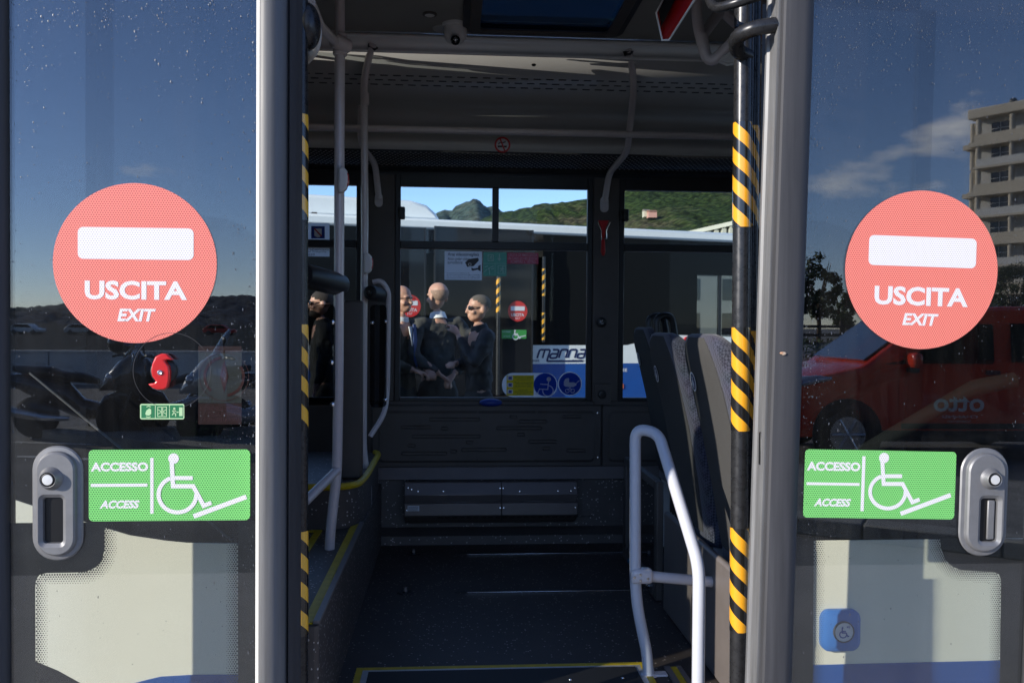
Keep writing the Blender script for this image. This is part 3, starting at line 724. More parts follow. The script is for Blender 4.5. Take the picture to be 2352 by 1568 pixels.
q = MB(); q.tube([FW.at(*FW.uv(1371, 511), .016), FW.at(*FW.uv(1379, 530), .016), FW.at(*FW.uv(1380, 551), .016), FW.at(*FW.uv(1392, 549), .016), FW.at(*FW.uv(1391, 530), .016), FW.at(*FW.uv(1400, 511), .016)], .0035, 6); q.build('wire_clip', M['steel'], hm)
kn = thing('belt_lock', 'small round black lock knob on the window pillar', 'knob', P(1382, 740, YW))
q = MB(); q.lathe([(.028, 0), (.026, .012), (.018, .016)], FW.at(*FW.uv(1382, 740), -.003), (0, -1, 0), 22); q.build('base', M['black_plastic'], kn)
q = MB(); q.lathe([(.013, .0155), (.012, .018), (.002, .0185)], FW.at(*FW.uv(1382, 740), -.003), (0, -1, 0), 18); q.build('face', M['steel'], kn)
q = MB(); u, v = FW.uv(1382, 740); FW.slab(q, [(u - .011, v - .003), (u + .011, v - .003), (u + .011, v + .003), (u - .011, v + .003)], .0135, .018); q.build('slot', M['black_plastic'], kn)
kn = thing('pillar_screw', 'black screw cap low on the window pillar', 'knob', P(1384, 905, YW))
q = MB(); u0, v0, u1, v1 = FW.rc(1364, 880, 1403, 930); FW.slab(q, rrect(u0, v0, u1, v1, .01), -.004, .012); q.build('block', M['dark_panel'], kn, bevel=.004)
q = MB(); q.lathe([(.024, 0), (.02, .012), (.01, .014)], FW.at(*FW.uv(1382, 905), .012), (0, -1, 0), 18); q.build('cap', M['black_plastic'], kn)
ub = thing('button_dome', 'small blue push button at the foot of the middle window', 'button', P(1127, 922, YW))
q = MB(); q.ell(FW.at(*FW.uv(1127, 924), .01), (.062, .03, .022), 20, 10); q.build('dome', M['sign_blue'], ub)
# ------------------------------------------------------------------ heater
ht = thing('heater', 'long dark grey floor heater with grille on the kick wall', 'heater', P(1127, 1200, 4.5))
hp = [(4.61, 1103), (4.50, 1107), (4.47, 1136), (4.49, 1152), (4.455, 1155), (4.455, 1183), (4.52, 1196), (4.61, 1200)]
xa, xb, xm = P(929, 1150, 4.47).x, P(1326, 1150, 4.47).x, P(1152, 1150, 4.47).x
sec = [(y, P(1127, py, y).z) for y, py in hp]
for a, b in ((xa, xm - .001), (xm + .001, xb)):
    q = MB(); q.prism([(a, y, z) for y, z in sec], (b - a, 0, 0)); q.build('cover', M['heater'], ht, bevel=.003)
for px, py, Y in ((937, 1120, 4.485), (945, 1124, 4.48), (960, 1128, 4.478), (1018, 1128, 4.478), (1149, 1121, 4.485), (1156, 1121, 4.485), (1194, 1128, 4.478), (1282, 1127, 4.478), (1312, 1127, 4.478), (1321, 1120, 4.485), (1149, 1166, 4.454), (1157, 1166, 4.454), (934, 1172, 4.454), (1322, 1165, 4.454)):
    s_ = MB(); s_.lathe([(.0045, 0), (.004, .003), (.001, .0035)], P(px, py, Y), (0, -1, .1), 8); s_.build('screw', M['steel'], ht)
q = MB(); fh = Fr((0, 4.4535, 0), (1, 0, 0), (0, 0, 1)); fh.flat(q, rrect(*fh.rc(936, 1161, 963, 1173), 0)); tg = q.build('rating_label', M['paper'], ht)
q = MB()
for yy in (1163.5, 1166, 1168.5, 1171): u0, v0, u1, v1 = fh.rc(938, yy, 952 + (yy * 7 % 9), yy + .8); fh.flat(q, rrect(u0, v0, u1, v1, 0), .001)
q.build('print', M['ink'], tg)
q = MB(); FG = Fr((0, sec[5][0], sec[5][1]), (1, 0, 0), (0, sec[5][0] - sec[6][0], sec[5][1] - sec[6][1]))
for k in range(22):
    for r in range(3):
        x = xa + .17 + k * .037; FG.flat(q, rrect(x, -.014 - r * .008, x + .026, -.010 - r * .008, 0), .0015)
q.build('grille', M['black_plastic'], ht)
# ------------------------------------------------------------------ floor fittings
def fl(px, py): return PZ(px, py, FLOOR)
for lab, a, b in (('long narrow securing track slot in the floor, nearer the doors', (1045, 1359), (1560, 1356)), ('long narrow securing track slot in the floor, nearer the far wall', (1050, 1272), (1490, 1264))):
    t = thing('floor_track', lab, 'floor track', fl(*a)); p, q2 = fl(*a), fl(*b)
    q = MB(); q.bb((p.x, p.y - .012, FLOOR + .001), (q2.x, p.y + .014, FLOOR + .003)); q.build('slot', M['black_plastic'], t)
    q = MB(); q.bb((p.x + .05, p.y - .02, FLOOR + .001), (q2.x, p.y - .0125, FLOOR + .005)); q.build('bar', M['steel'], t, bevel=.001)
for k, (lab, px, py) in enumerate((('round floor anchor left of the nearer track', 931, 1360), ('round floor anchor left of the farther track', 950, 1271), ('round floor anchor behind the guard rail', 1490, 1274))):
    p = fl(px, py); t = thing('floor_anchor', lab, 'floor anchor', p)
    q = MB(); q.lathe([(.036, 0), (.034, .003), (.022, .004), (.012, .0), (.01, .006), (.003, .007)], p + Vector((0, 0, .001)), (0, 0, 1), 20); q.build('ring', M['black_plastic'], t)
    q = MB(); q.lathe([(.009, .005), (.007, .02), (.009, .022), (.004, .024)], p, (0, 0, 1), 10); q.build('stud', M['heater'], t)
rp = thing('ramp_plate', 'black folding ramp plate with yellow border in the doorway floor', 'ramp', fl(1150, 1568))
a, b = fl(834, 1541), fl(1470, 1531); ry = (a.y + b.y) / 2
q = MB(); q.bb((a.x, 2.38, FLOOR + .002), (b.x, ry, FLOOR + .006)); q.build('alu_frame', M['alu'], rp)
q = MB(); q.bb((a.x, ry + .001, FLOOR + .001), (b.x, ry + .02, FLOOR + .007)); q.build('yellow_edge', M['yellow'], rp)
q = MB(); q.bb((a.x - .022, 2.38, FLOOR + .001), (a.x - .001, ry + .02, FLOOR + .007)); q.build('yellow_edge', M['yellow'], rp)
q = MB(); q.bb((b.x + .001, 2.38, FLOOR + .001), (b.x + .022, ry + .02, FLOOR + .007)); q.build('yellow_edge', M['yellow'], rp)
q = MB(); q.bb((a.x + .02, 2.385, FLOOR + .005), (b.x - .02, ry - .02, FLOOR + .009)); bd = q.build('board', mat('ramp_board', (.012, .012, .013), .6), rp)
for px, py in ((1310, 1566), (1430, 1562), (1538, 1560)):
    p = fl(px, py)
    if p.x < b.x - .03: s_ = MB(); s_.lathe([(.006, 0), (.005, .002), (.001, .0025)], Vector((p.x, p.y, FLOOR + .009)), (0, 0, 1), 10); s_.build('screw', M['steel'], bd)
p, q2 = fl(1530, 1534), fl(1546, 1568)
t = thing('floor_edge_strip', 'short yellow and grey edge strip on the floor right of the ramp', 'edge strip', p)
q = MB(); q.bb((p.x + .012, 2.39, FLOOR + .001), (p.x + .034, p.y, FLOOR + .006)); q.build('yellow_insert', M['yellow'], t)
q = MB(); q.bb((p.x - .008, 2.39, FLOOR + .001), (p.x + .0115, p.y, FLOOR + .009)); q.bb((p.x + .0345, 2.39, FLOOR + .001), (p.x + .05, p.y, FLOOR + .009)); q.build('grey_profile', M['heater'], t)
# ------------------------------------------------------------------ the two open door leaves
def wheelchair(fr, mb, X, w, lift, arc=True):
    """X maps sketch points to frame coordinates"""
    L = lambda pts: [X(*p) for p in pts]
    c = X(1033, 232); r = (Vector(X(1065, 232)) - Vector(c)).length
    fr.flat(mb, circ(*c, r, 20), lift)
    fr.stroke(mb, L([(1022, 255), (1030, 396), (1150, 396), (1212, 512), (1258, 494)]), w, lift + .0002)
    fr.stroke(mb, L([(1036, 347), (1147, 347)]), w * .95, lift + .0001)
    pts = []
    for k in range(30):
        a = RAD(112 + k * 250 / 29); pts.append((1056 + 112 * math.cos(a), 446 - 105 * math.sin(a)))
    fr.stroke(mb, L(pts), w * .95, lift + .0003)

def door(side):
    left = side == 'left'
    f = FL if left else FRT
    vlo, vhi = .36 - f.O.z, 2.46 - f.O.z
    if left: u0, u1 = f.uv(18, 700)[0], f.uv(594, 700)[0]
    else: u0, u1 = f.uv(1846, 700)[0], f.uv(2352, 700)[0] + .035
    q = MB(); f.slab(q, [(u0, vlo), (u1, vlo), (u1, vhi), (u0, vhi)], -.005, 0); t = q.build('door', M['door_glass'], bus, origin=f.O, label='left open door leaf with round exit sticker and red emergency knob' if left else 'right open door leaf with round exit sticker, mirroring a red van')
    # stiles: plan outlines as (u, towards the viewer)
    if left:
        a, b = f.uv(588, 700)[0], f.uv(661, 700)[0]
        st = [(a, -.012), (a, .0), (a + .003, .008), (a + .013, .027), (a + .018, .031), (a + .030, .033), (a + .042, .031), (a + .052, .025), (a + .061, .015), (b - .003, .004), (b, -.004), (b, -.02)]
        q = MB(); q.section(st[3:] + [(a + .012, -.02), (a + .012, .024)], vlo, vhi, f); q.build('inner_stile', M['stile'], t, angle=30)
        q = MB(); q.section([(a, -.012), (a, .0), (a + .003, .008), (a + .012, .0255), (a + .0118, -.012)], vlo, vhi, f); q.build('sunlit_edge', mat('sunlit_edge_pale', (.72, .71, .69), .5, var=.08, vscale=40, stretch=(1, 1, .05)), t, angle=50)  # stile's sun-facing edge, its sunlit glare put into a paler colour
        q = MB(); q.section([(b - .02, -.021), (b + .001, -.012), (b + .004, .006), (b + .012, -.02), (b + .017, -.08), (b + .010, -.125), (b - .02, -.125)], vlo, vhi, f); q.build('rubber_edge', M['stile_dark'], t, angle=30)
        c = f.uv(20, 700)[0]
        q = MB(); q.section([(c, -.02), (c, .006), (c - .004, .016), (c - .018, .024), (c - .04, .02), (c - .05, .0), (c - .05, -.07), (c - .02, -.07)], vlo, vhi, f); q.build('outer_stile', M['stile_dark'], t, angle=50)
    else:
        a, b = f.uv(1768, 1000)[0] - .004, f.uv(1849, 700)[0]
        q = MB(); q.section([(a, -.02), (a, .012), (a + .004, .017), (a + .02, .019), (a + .05, .018), (b - .018, .014), (b - .006, .006), (b, -.004), (b, -.02)], vlo, vhi, f); q.build('inner_stile', M['stile_dark'], t, angle=25)
        q = MB(); q.section([(a + .03, -.021), (a - .0015, -.004), (a - .007, -.004), (a - .008, -.022), (a - .003, -.026), (a - .004, -.060), (a - .010, -.064), (a - .010, -.075), (a + .03, -.075)], vlo, vhi, f); q.build('side_profile', mat('dull_side_profile', (.17, .17, .172), .5, metal=.2, var=.3, vscale=60, stretch=(1, 1, .05)), t, angle=30)
        q = MB(); u, v0_ = f.uv(1752, 1072); v1_ = f.uv(1752, 995)[1]
        q.box(f.at(a - .0065, (v0_ + v1_) / 2, -.03), (.005, .014, v1_ - v0_)); q.build('latch_plate', M['black_plastic'], t, bevel=.003)
        c = u1 - .002
        q = MB(); q.section([(c, -.02), (c, .006), (c + .004, .016), (c + .018, .024), (c + .04, .02), (c + .05, .0), (c + .05, -.02)], vlo, vhi, f); q.build('outer_stile', M['stile_dark'], t, angle=50)
    # top and bottom rails, out of the picture
    for va in (vlo - .05, vhi):
        q = MB(); f.slab(q, [(u0, va), (u1, va), (u1, va + .05), (u0, va + .05)], -.02, .012); q.build('rail', M['stile_dark'], t, bevel=.006)
    # round exit sticker
    R = (lambda *b: f.rc(*b))
    if left: cx, cy, r, bar, tx, ex = 311, 604.5, 187, (179, 523, 445, 596), (195, 645, 430, 688.5), (270, 709, 358, 738)
    else: cx, cy, r, bar, tx, ex = 2117, 620, 174, (1995, 544, 2242, 612.5), (2008, 659, 2223, 702.5), (2072, 720, 2155, 747.5)
    c = f.uv(cx, cy); rr = (Vector(f.uv(cx + r, cy)) - Vector(c)).length
    q = MB(); f.flat(q, circ(*c, rr, 96), .0006); ex_s = q.build('exit_sticker', M['perf_red'], t, origin=f.at(*c))
    q = MB(); f.flat(q, rrect(*R(*bar), .012, 6), .0011); q.build('white_bar', M['perf_white'], ex_s, origin=f.at(*c))
    q = MB(); f.text(q, 'USCITA', R(*tx), .0011, bold=.035); q.build('lettering', M['perf_white'], ex_s, origin=f.at(*c), clean=False)
    q = MB(); f.text(q, 'EXIT', R(*ex), .0011, bold=.035, shear=.2); q.build('lettering', M['perf_white'], ex_s, origin=f.at(*c), clean=False)
    # green access sticker
    if left:
        bx, at, ln, ac, vb = (204, 1032, 574.5, 1195), (209, 1061, 341, 1082), (209, 1110, 339, 1117), (229, 1148, 321, 1167), (345.5, 1051, 353, 1179)
        X = lambda x, y: f.uv(x * .3863, 962.8 + y * .3863); ramp = [f.uv(445, 1185), f.uv(566, 1140)]
    else:
        bx, at, ln, ac, vb = (1846.5, 1034, 2194, 1190), (1853, 1060, 1976, 1081), (1852, 1107.5, 1974, 1114), (1869, 1144, 1954, 1162.5), (1978, 1047, 1985.5, 1173)
        X = lambda x, y: f.uv(2030 + (x - 1033) * .3625, 1051 + (y - 232) * .3625); ramp = [f.uv(2068, 1179), f.uv(2183, 1136)]
    g0 = f.at(*f.uv((bx[0] + bx[2]) / 2, (bx[1] + bx[3]) / 2))
    q = MB(); f.flat(q, rrect(*R(*bx), .010, 5), .0006); ac_s = q.build('access_sticker', M['perf_green'], t, origin=g0)
    q = MB(); f.text(q, 'ACCESSO', R(*at), .0011, bold=.045); q.build('lettering', M['perf_gwhite'], ac_s, origin=g0, clean=False)
    q = MB(); f.text(q, 'ACCESS', R(*ac), .0011, bold=.045, shear=.25); q.build('lettering', M['perf_gwhite'], ac_s, origin=g0, clean=False)
    q = MB(); f.flat(q, rrect(*R(*ln), 0), .0011); q.build('rule', M['perf_gwhite'], ac_s, origin=g0)
    q = MB(); f.flat(q, rrect(*R(*vb), 0), .0011); q.build('rule', M['perf_gwhite'], ac_s, origin=g0)
    q = MB(); f.stroke(q, ramp, .0105, .0011); q.build('ramp_symbol', M['perf_gwhite'], ac_s, origin=g0)
    q = MB(); wheelchair(f, q, X, .0095, .0012); q.build('wheelchair_symbol', M['perf_gwhite'], ac_s, origin=g0, clean=False)
    # recessed handle plate
    hb, kb, sb = ((75, 1023, 192, 1286), (124, 1096), (104, 1141, 148, 1244)) if left else ((2203, 1028, 2313, 1276), (2267, 1096), (2247, 1143, 2284, 1241))
    h = R(*hb); s = R(*sb); w2 = (h[2] - h[0])
    def ringband(q, r0, rad0, l0, r1, rad1, l1):
        a_, b_ = rrect(*r0, rad0, 8), rrect(*r1, rad1, 8); n_ = len(a_)
        q.add([f.at(*p, l0) for p in a_] + [f.at(*p, l1) for p in b_], [(k, (k + 1) % n_, n_ + (k + 1) % n_, n_ + k) for k in range(n_)])
    ins = lambda r, d: (r[0] + d, r[1] + d, r[2] - d, r[3] - d)
    hm_ = mat('handle_plate_grey_' + side, (.20, .20, .205), .45, metal=.45, var=.08, vscale=40, bump=.12, bscale=1500)
    q = MB(); R0 = w2 * .48
    ringband(q, h, R0, .0006, ins(h, .003), R0 - .003, .004); ringband(q, ins(h, .003), R0 - .003, .004, ins(h, .011), R0 - .011, .005)
    ringband(q, ins(h, .011), R0 - .011, .005, ins(h, .0135), R0 - .0135, .012); ringband(q, ins(h, .0135), R0 - .0135, .012, ins(h, .017), R0 - .017, .015)
    # raised face with a slot cut out of it
    face = ins(h, .017); o_, i_ = rrect(*face, R0 - .017, 8), rrect(*ins(s, -.009), .014, 8); n_ = len(o_)
    q.add([f.at(*p, .015) for p in o_] + [f.at(*p, .015) for p in i_], [(k, (k + 1) % n_, n_ + (k + 1) % n_, n_ + k) for k in range(n_)])
    ringband(q, ins(s, -.009), .014, .015, ins(s, -.001), .008, .009); ringband(q, ins(s, -.001), .008, .009, ins(s, .0), .007, .0012)
    hd = q.build('handle_plate', hm_, t, angle=28, clean=False)
    q = MB(); f.flat(q, rrect(*ins(s, -.0005), .007, 8), .0014); q.build('recess', M['frit'], hd)
    if not left:
        q = MB(); ss = ins(s, .004); f.slab(q, [(ss[0] + .014, ss[1]), (ss[2], ss[1]), (ss[2], ss[3]), (ss[0] + .014, ss[3])], .0016, .008); q.build('lever', hm_, hd, bevel=.003)
    kc = f.at(*f.uv(*kb), .015)
    q = MB(); q.lathe([(.026, 0), (.0235, .004), (.0205, .008), (.0185, .015), (.017, .017), (.0155, .016), (.0150, .013)], kc, f.n, 32); lk = q.build('lock', hm_, hd, angle=40)
    q = MB(); q.lathe([(.0148, .013), (.0140, .018), (.0125, .0185), (.012, .0165)], kc, f.n, 26); q.build('lock_ring', M['black_plastic'], lk)
    q = MB(); q.lathe([(.0118, .016), (.0112, .0178), (.002, .0182)], kc, f.n, 24); q.build('lock_face', mat('lock_face_' + side, (.78, .78, .76), .35, metal=.4), lk)
    # black frit round the lower clear window with its fading dots
    if left:
        clear = [f.uv(*p) for p in ((238, 1200), (238, 1262), (232, 1287), (218, 1304), (198, 1313), (172, 1316), (104, 1317), (88, 1321), (80, 1332), (78, 1350), (80, 1750), (545, 1750), (545, 1200))]
        lefts = [(u0, clear[0][1]), clear[0], *clear[1:11], (u0, clear[10][1])]
        strips = [lefts, [(f.uv(545, 1200)[0], clear[0][1]), (u1, clear[0][1]), (u1, clear[10][1]), (f.uv(545, 1700)[0], clear[10][1])]]
        edge = clear[:11]; straight = [clear[12], clear[11]]
    else:
        clear = [f.uv(*p) for p in ((2162, 1236), (2165, 1262), (2175, 1287), (2192, 1303), (2215, 1311), (2285, 1314), (2298, 1320), (2303, 1335), (2297, 1750), (1868, 1750), (1872, 1236))]
        rights = [clear[0], (u1 - .002, clear[0][1]), (u1 - .002, clear[8][1])] + clear[8:0:-1]
        strips = [rights, [(u0, clear[10][1]), clear[10], clear[9], (u0, clear[9][1])]]
        edge = clear[:9]; straight = [clear[10], clear[9]]
    q = MB()
    for sp in strips: f.flat(q, sp, -.0062)
    q.build('black_border', M['frit'], t, clean=False)
    q = MB(); pit = .0056; npt = 0
    def seg_dist(p, a, b):
        ab = b - a; k = max(0, min(1, (p - a).dot(ab) / ab.length_squared)); return (p - a - ab * k).length
    segs = [(Vector(edge[i]), Vector(edge[i + 1])) for i in range(len(edge) - 1)] + [(Vector(straight[0]), Vector(straight[1]))]
    def inside(p, poly):
        c_ = False; j = len(poly) - 1
        for i in range(len(poly)):
            (xi, yi), (xj, yj) = poly[i], poly[j]
            if (yi > p.y) != (yj > p.y) and p.x < (xj - xi) * (p.y - yi) / (yj - yi) + xi: c_ = not c_
            j = i
        return c_
    xs = [p[0] for p in clear]; ys = [p[1] for p in clear]
    jv = 0; vv = max(-1.08, min(ys)); y = vv
    while y < max(ys):
        x = min(xs) + (pit / 2 if jv % 2 else 0)
        while x < max(xs):
            p = Vector((x, y)); d = min(seg_dist(p, a_, b_) for a_, b_ in segs)
            if d < .027 and inside(p, clear):
                rr_ = pit * (.46 - .30 * d / .027); cc = circ(x, y, rr_, 6); f.flat(q, cc, -.0066); npt += 1
            x += pit
        y += pit * .866; jv += 1
    q.build('frit_dots', M['frit'], t, kind='stuff', clean=False)
    # rain drops and dust specks on the glass
    q = MB(); rnd = random.Random(5 if left else 6)
    for k in range(2300):
        e = rnd.random()
        if e < .34: u = (u1 - rnd.expovariate(26)) if left else (u0 + rnd.expovariate(26)); v = rnd.uniform(-.95, 1.0)
        elif e < .48: u = (u0 + rnd.expovariate(22)) if left else (u1 - rnd.expovariate(22)); v = rnd.uniform(-.8, 1.0)
        elif e < .90: u = rnd.uniform(u0, u1); v = .62 - rnd.expovariate(9) + (.0 if left else .02)
        else: u = rnd.uniform(u0, u1); v = rnd.uniform(-.9, .8)
        if not (u0 + .004 < u < u1 - .004) or (Vector((u, v)) - Vector(c)).length < rr + .004: continue
        if h[0] - .01 < u < h[2] + .01 and h[1] - .01 < v < h[3] + .01: continue
        rd = rnd.choice((.0004, .0005, .0006, .0008, .0011)) * rnd.uniform(.8, 1.2)
        base = circ(u, v, rd, 6, rd * rnd.choice((1, 1.2, 1.5, 2.2, 3.2))); k0 = len(q.v)
        q.v += [f.at(*p, .0004) for p in base] + [f.at(u, v, rd * .75)]
        q.f += [[k0 + i, k0 + (i + 1) % 6, k0 + 6] for i in range(6)]
    q.build('rain_drops', M['drop'], t, kind='stuff', angle=180, clean=False)
    return t, f, u0, u1
doorL, fL, *_ = door('left')
doorR, fR, *_ = door('right')
f = fL
# emergency knob, its clear dish and the small green instruction sign on the left leaf
kc = f.uv(377, 852)
q = MB(); f.ring(q, *f.uv(395, 851), .0842, .0850, .0012, 56); q.build('dish_rim', M['stile_dark'], doorL)
q = MB(); q.lathe([(.028, .0006), (.028, .006), (.022, .010)], f.at(*kc), f.n, 26)
kb_ = q.build('emergency_knob', M['black_plastic'], doorL)
sk = lambda pts: [f.uv(*p) for p in pts]
q = MB(); f.slab(q, sk([(378, 811), (390, 812), (398, 820), (405, 826), (391, 825), (385, 827), (395, 840), (397, 852), (396, 872), (392, 888), (384, 893), (368, 893), (358, 889), (347, 880), (361, 878), (366, 874), (357, 862), (355, 850), (357, 835), (364, 818)]), .008, .024); q.build('red_grip', M['red'], kb_, bevel=.004)
q = MB(); q.lathe([(.0055, .0235), (.0055, .0265), (.004, .0275), (.002, .0262)], f.at(*f.uv(376, 854)), f.n, 14); q.build('screw', M['steel'], kb_)
q = MB(); f.flat(q, rrect(*f.rc(322, 927, 423.5, 962.5), .004), .0008); gs = q.build('instruction_sign', M['pale_green'], doorL)
for a, b in ((325, 355.5), (358, 388), (390.5, 420.5)):
    q = MB(); f.flat(q, rrect(*f.rc(a, 930, b, 959.5), 0), .0013); q.build('green_field', M['sign_green'], gs)
q = MB()
f.flat(q, sk([(334, 950), (337, 942), (344, 937), (348, 940), (348, 950), (343, 954), (337, 953)]), .0018)
f.stroke(q, sk([(337, 934), (342, 932), (347, 934)]), .0018, .0018); f.stroke(q, sk([(336, 956), (342, 958), (347, 956)]), .0018, .0018)
for seg in ([(363, 934), (383, 934), (383, 956), (363, 956), (363, 934)], [(372, 934), (372, 956)], [(374.5, 934), (374.5, 956)], [(364, 940), (371, 945)], [(382, 940), (375, 945)], [(364, 950), (371, 946)], [(382, 950), (375, 946)]): f.stroke(q, sk(seg), .0016, .0018)
f.flat(q, circ(*f.uv(401, 938), .0026, 12), .0018)
for seg in ([(401, 940), (400, 947), (396, 953)], [(400, 947), (404, 950), (404, 956)], [(396, 944), (401, 942), (405, 944)], [(406, 946), (411, 946)]): f.stroke(q, sk(seg), .0022, .0018)
f.flat(q, rrect(*f.rc(412, 935, 420, 955), 0), .0018)
q.build('pictograms', M['pale_green'], gs, clean=False)
# instruction label stuck inside the glass
q = MB(); f.flat(q, rrect(*f.rc(453, 809, 553, 926), 0), -.0075); il = q.build('inner_label', M['paper_dim'], doorL)
q = MB(); f.flat(q, rrect(*f.rc(453, 926.5, 553, 975), 0), -.0074); f.flat(q, rrect(*f.rc(453, 795, 553, 808.5), 0), -.0074); rb = q.build('red_band', mat('dark_red_print', (.03, .003, .004), .7), doorL)
q = MB()
for st, y0, y1, x0, x1 in (('RUOTARE NELLA DIREZIONE', 934, 943, 458, 549), ('DELLA FRECCIA', 947, 956, 478, 540), ('E SPINGERE LA PORTA', 960, 969, 468, 549)): f.text(q, st, f.rc(x0, y0, x1, y1), -.0068)
q.build('lettering', mat('dim_pink_print', (.10, .035, .04), .7), rb, clean=False)
q = MB(); cc = f.uv(513, 865)
f.flat(q, sk([(513, 826), (523, 864), (513, 902), (503, 864)]), -.0068)
pts = [(cc[0] + .043 * math.cos(RAD(a)), cc[1] + .043 * math.sin(RAD(a))) for a in range(100, 230, 8)]; f.stroke(q, pts, .006, -.0067)
pts = [(cc[0] + .043 * math.cos(RAD(a)), cc[1] + .043 * math.sin(RAD(a))) for a in range(280, 400, 8)]; f.stroke(q, pts, .006, -.0067)
f.ring(q, *cc, .054, .0552, -.0066); q.build('arrows', mat('dark_red_arrows', (.05, .004, .004), .7), il, clean=False)
# stays seen through the glass
q = MB(); q.tube([FB.at(*FB.uv(120, 850), .12), FB.at(*FB.uv(560, 1215), .12)], .003, 8); q.build('stay_wire', M['stile'], doorL)
arm_m = mat('grey_green_arm', (.014, .015, .013), .8, spec=.1)
q = MB(); q.tube([P(1960, 1052, 2.09), P(2215, 902, 2.07), P(2240, 890, 2.06), P(2330, 872, 2.05)], .017, 12, radii=[.019, .019, .021, .019]); q.build('swing_arm', arm_m, doorR)
# door columns with hazard tape
def column(px, Y, r, secs, parent, hz, lean):
    a, b = P(px + lean * 600, 150, Y), P(px - lean * 600, 1350, Y)
    d = (a - b).normalized(); A = b + d * ((2.44 - b.z) / d.z); B = b + d * ((.36 - b.z) / d.z)
    q = MB(); q.tube([B, A], r, 28); co = q.build('column', M['black_tube'], parent)
    rot = d.to_track_quat('Z', 'Y')
    for y0, y1 in secs:
        m0, m1 = P(px, (y0 + y1) / 2, Y), abs(P(px, y0, Y).z - P(px, y1, Y).z)
        cen = b + d * ((m0.z - b.z) / d.z)
        q = MB(); q.tube([(0, 0, -m1 / 2), (0, 0, m1 / 2)], r + .0012, 32, cap=False)
        o = q.build('hazard_sleeve', hz, co, local=True); o.location = cen - root_loc(parent); o.rotation_euler = rot.to_euler()
    return co
column(1702, 2.16, .0225, ((283, 523), (752, 988), (1210, 1446)), doorR, M['hazard'], .0075)
cz2 = column(1728, 2.215, .012, ((290, 520), (760, 985), (1218, 1440)), doorR, M['hazard'], .012)
column(686, 2.17, .0225, ((265, 507), (745, 986), (1217, 1455)), doorL, M['hazard_lit'], 0)
# black arms at the top
q = MB(); q.tube(rounded([P(1780, 58, 2.02), P(1735, 64, 2.02), P(1690, 84, 2.06), P(1692, 118, 2.12), P(1716, 128, 2.16)], .05), .0185, 16); q.build('arm', M['black_tube'], doorR)
q = MB(); q.tube(rounded([P(1790, -25, 2.02), P(1690, 8, 2.04), P(1640, 22, 2.1), P(1626, -10, 2.16)], .05), .012, 14); q.build('arm', M['black_tube'], doorR)
q = MB(); q.lathe([(.009, 0), (.008, .004), (.002, .005)], P(1695, 65, 2.137), (0, -1, 0), 14); q.build('bolt_hole', M['black_gloss'], doorR)
q = MB(); q.ell(P(706, 62, 2.2), (.033, .05, .058), 18, 12); q.build('arm_cover', M['black_tube'], doorL)
q = MB(); q.tube(rounded([P(690, 20, 2.2), P(716, 30, 2.25), P(730, 75, 2.3), P(722, 118, 2.34), P(700, 140, 2.4)], .05), .013, 12); q.build('arm', M['grey_lining'], doorL)
# a moth resting on the right stile
mo = thing('moth', 'tiny pale moth resting on the right door stile', 'insect', P(1790, 810, 1.98))
q = MB(); q.ell(fR.at(*fR.uv(1789, 810), .0215), (.0065, .0025, .003), 8, 6); q.build('body', mat('moth_tan', (.45, .25, .15), .7), mo)
q = MB(); q.ell(fR.at(*fR.uv(1792, 811), .0225), (.006, .0012, .0038), 8, 6); q.build('wing', mat('moth_wing', (.5, .38, .28), .7), mo)

# ramp request button on the cream side, right
c = FB.uv(1924, 1442); rb = thing('request_button', 'blue ramp request button with wheelchair symbol on the cream side', 'button', FB.at(*c))
u0, v0, u1, v1 = FB.rc(1880, 1395, 1969, 1489)
q = MB(); a_, b_ = rrect(u0, v0, u1, v1, .025, 8), rrect(u0 + .012, v0 + .012, u1 - .012, v1 - .012, .02, 8); n_ = len(a_)
q.add([FB.at(*p, .0045) for p in a_] + [FB.at(*p, .018) for p in a_] + [FB.at(*p, .026) for p in b_], [(j * n_ + k, j * n_ + (k + 1) % n_, (j + 1) * n_ + (k + 1) % n_, (j + 1) * n_ + k) for j in (0, 1) for k in range(n_)] + [list(range(2 * n_, 3 * n_))])
q.build('surround', mat('blue_button_plastic', (.035, .16, .48), .45), rb)
q = MB(); q.lathe([(.029, .025), (.029, .031), (.026, .033), (.026, .029)], FB.at(c[0] + .004, c[1]), FB.n, 30); q.build('bezel', M['stile_dark'], rb)
FBb = Fr(FB.at(c[0] + .004, c[1], .0305), FB.u, FB.v)
q = MB(); FBb.flat(q, circ(0, 0, .0257, 30)); fc = q.build('push_face', M['paper'], rb)
q = MB(); wheelchair(FBb, q, lambda x, y: ((x - 1090) * .000085, -(y - 375) * .000085), .0035, .0006); q.build('wheelchair_symbol', M['sign_blue'], fc, clean=False)
q = MB()
for k, r in enumerate((.003, .005)): FBb.stroke(q, [(.011 + r * math.cos(RAD(a)), .014 + r * math.sin(RAD(a))) for a in range(-50, 60, 20)], .0012, .0006)
FBb.flat(q, [(.007, .0125), (.009, .0125), (.0115, .010), (.0115, .018), (.009, .0155), (.007, .0155)], .0006); q.build('sound_symbol', M['sign_blue'], fc, clean=False)

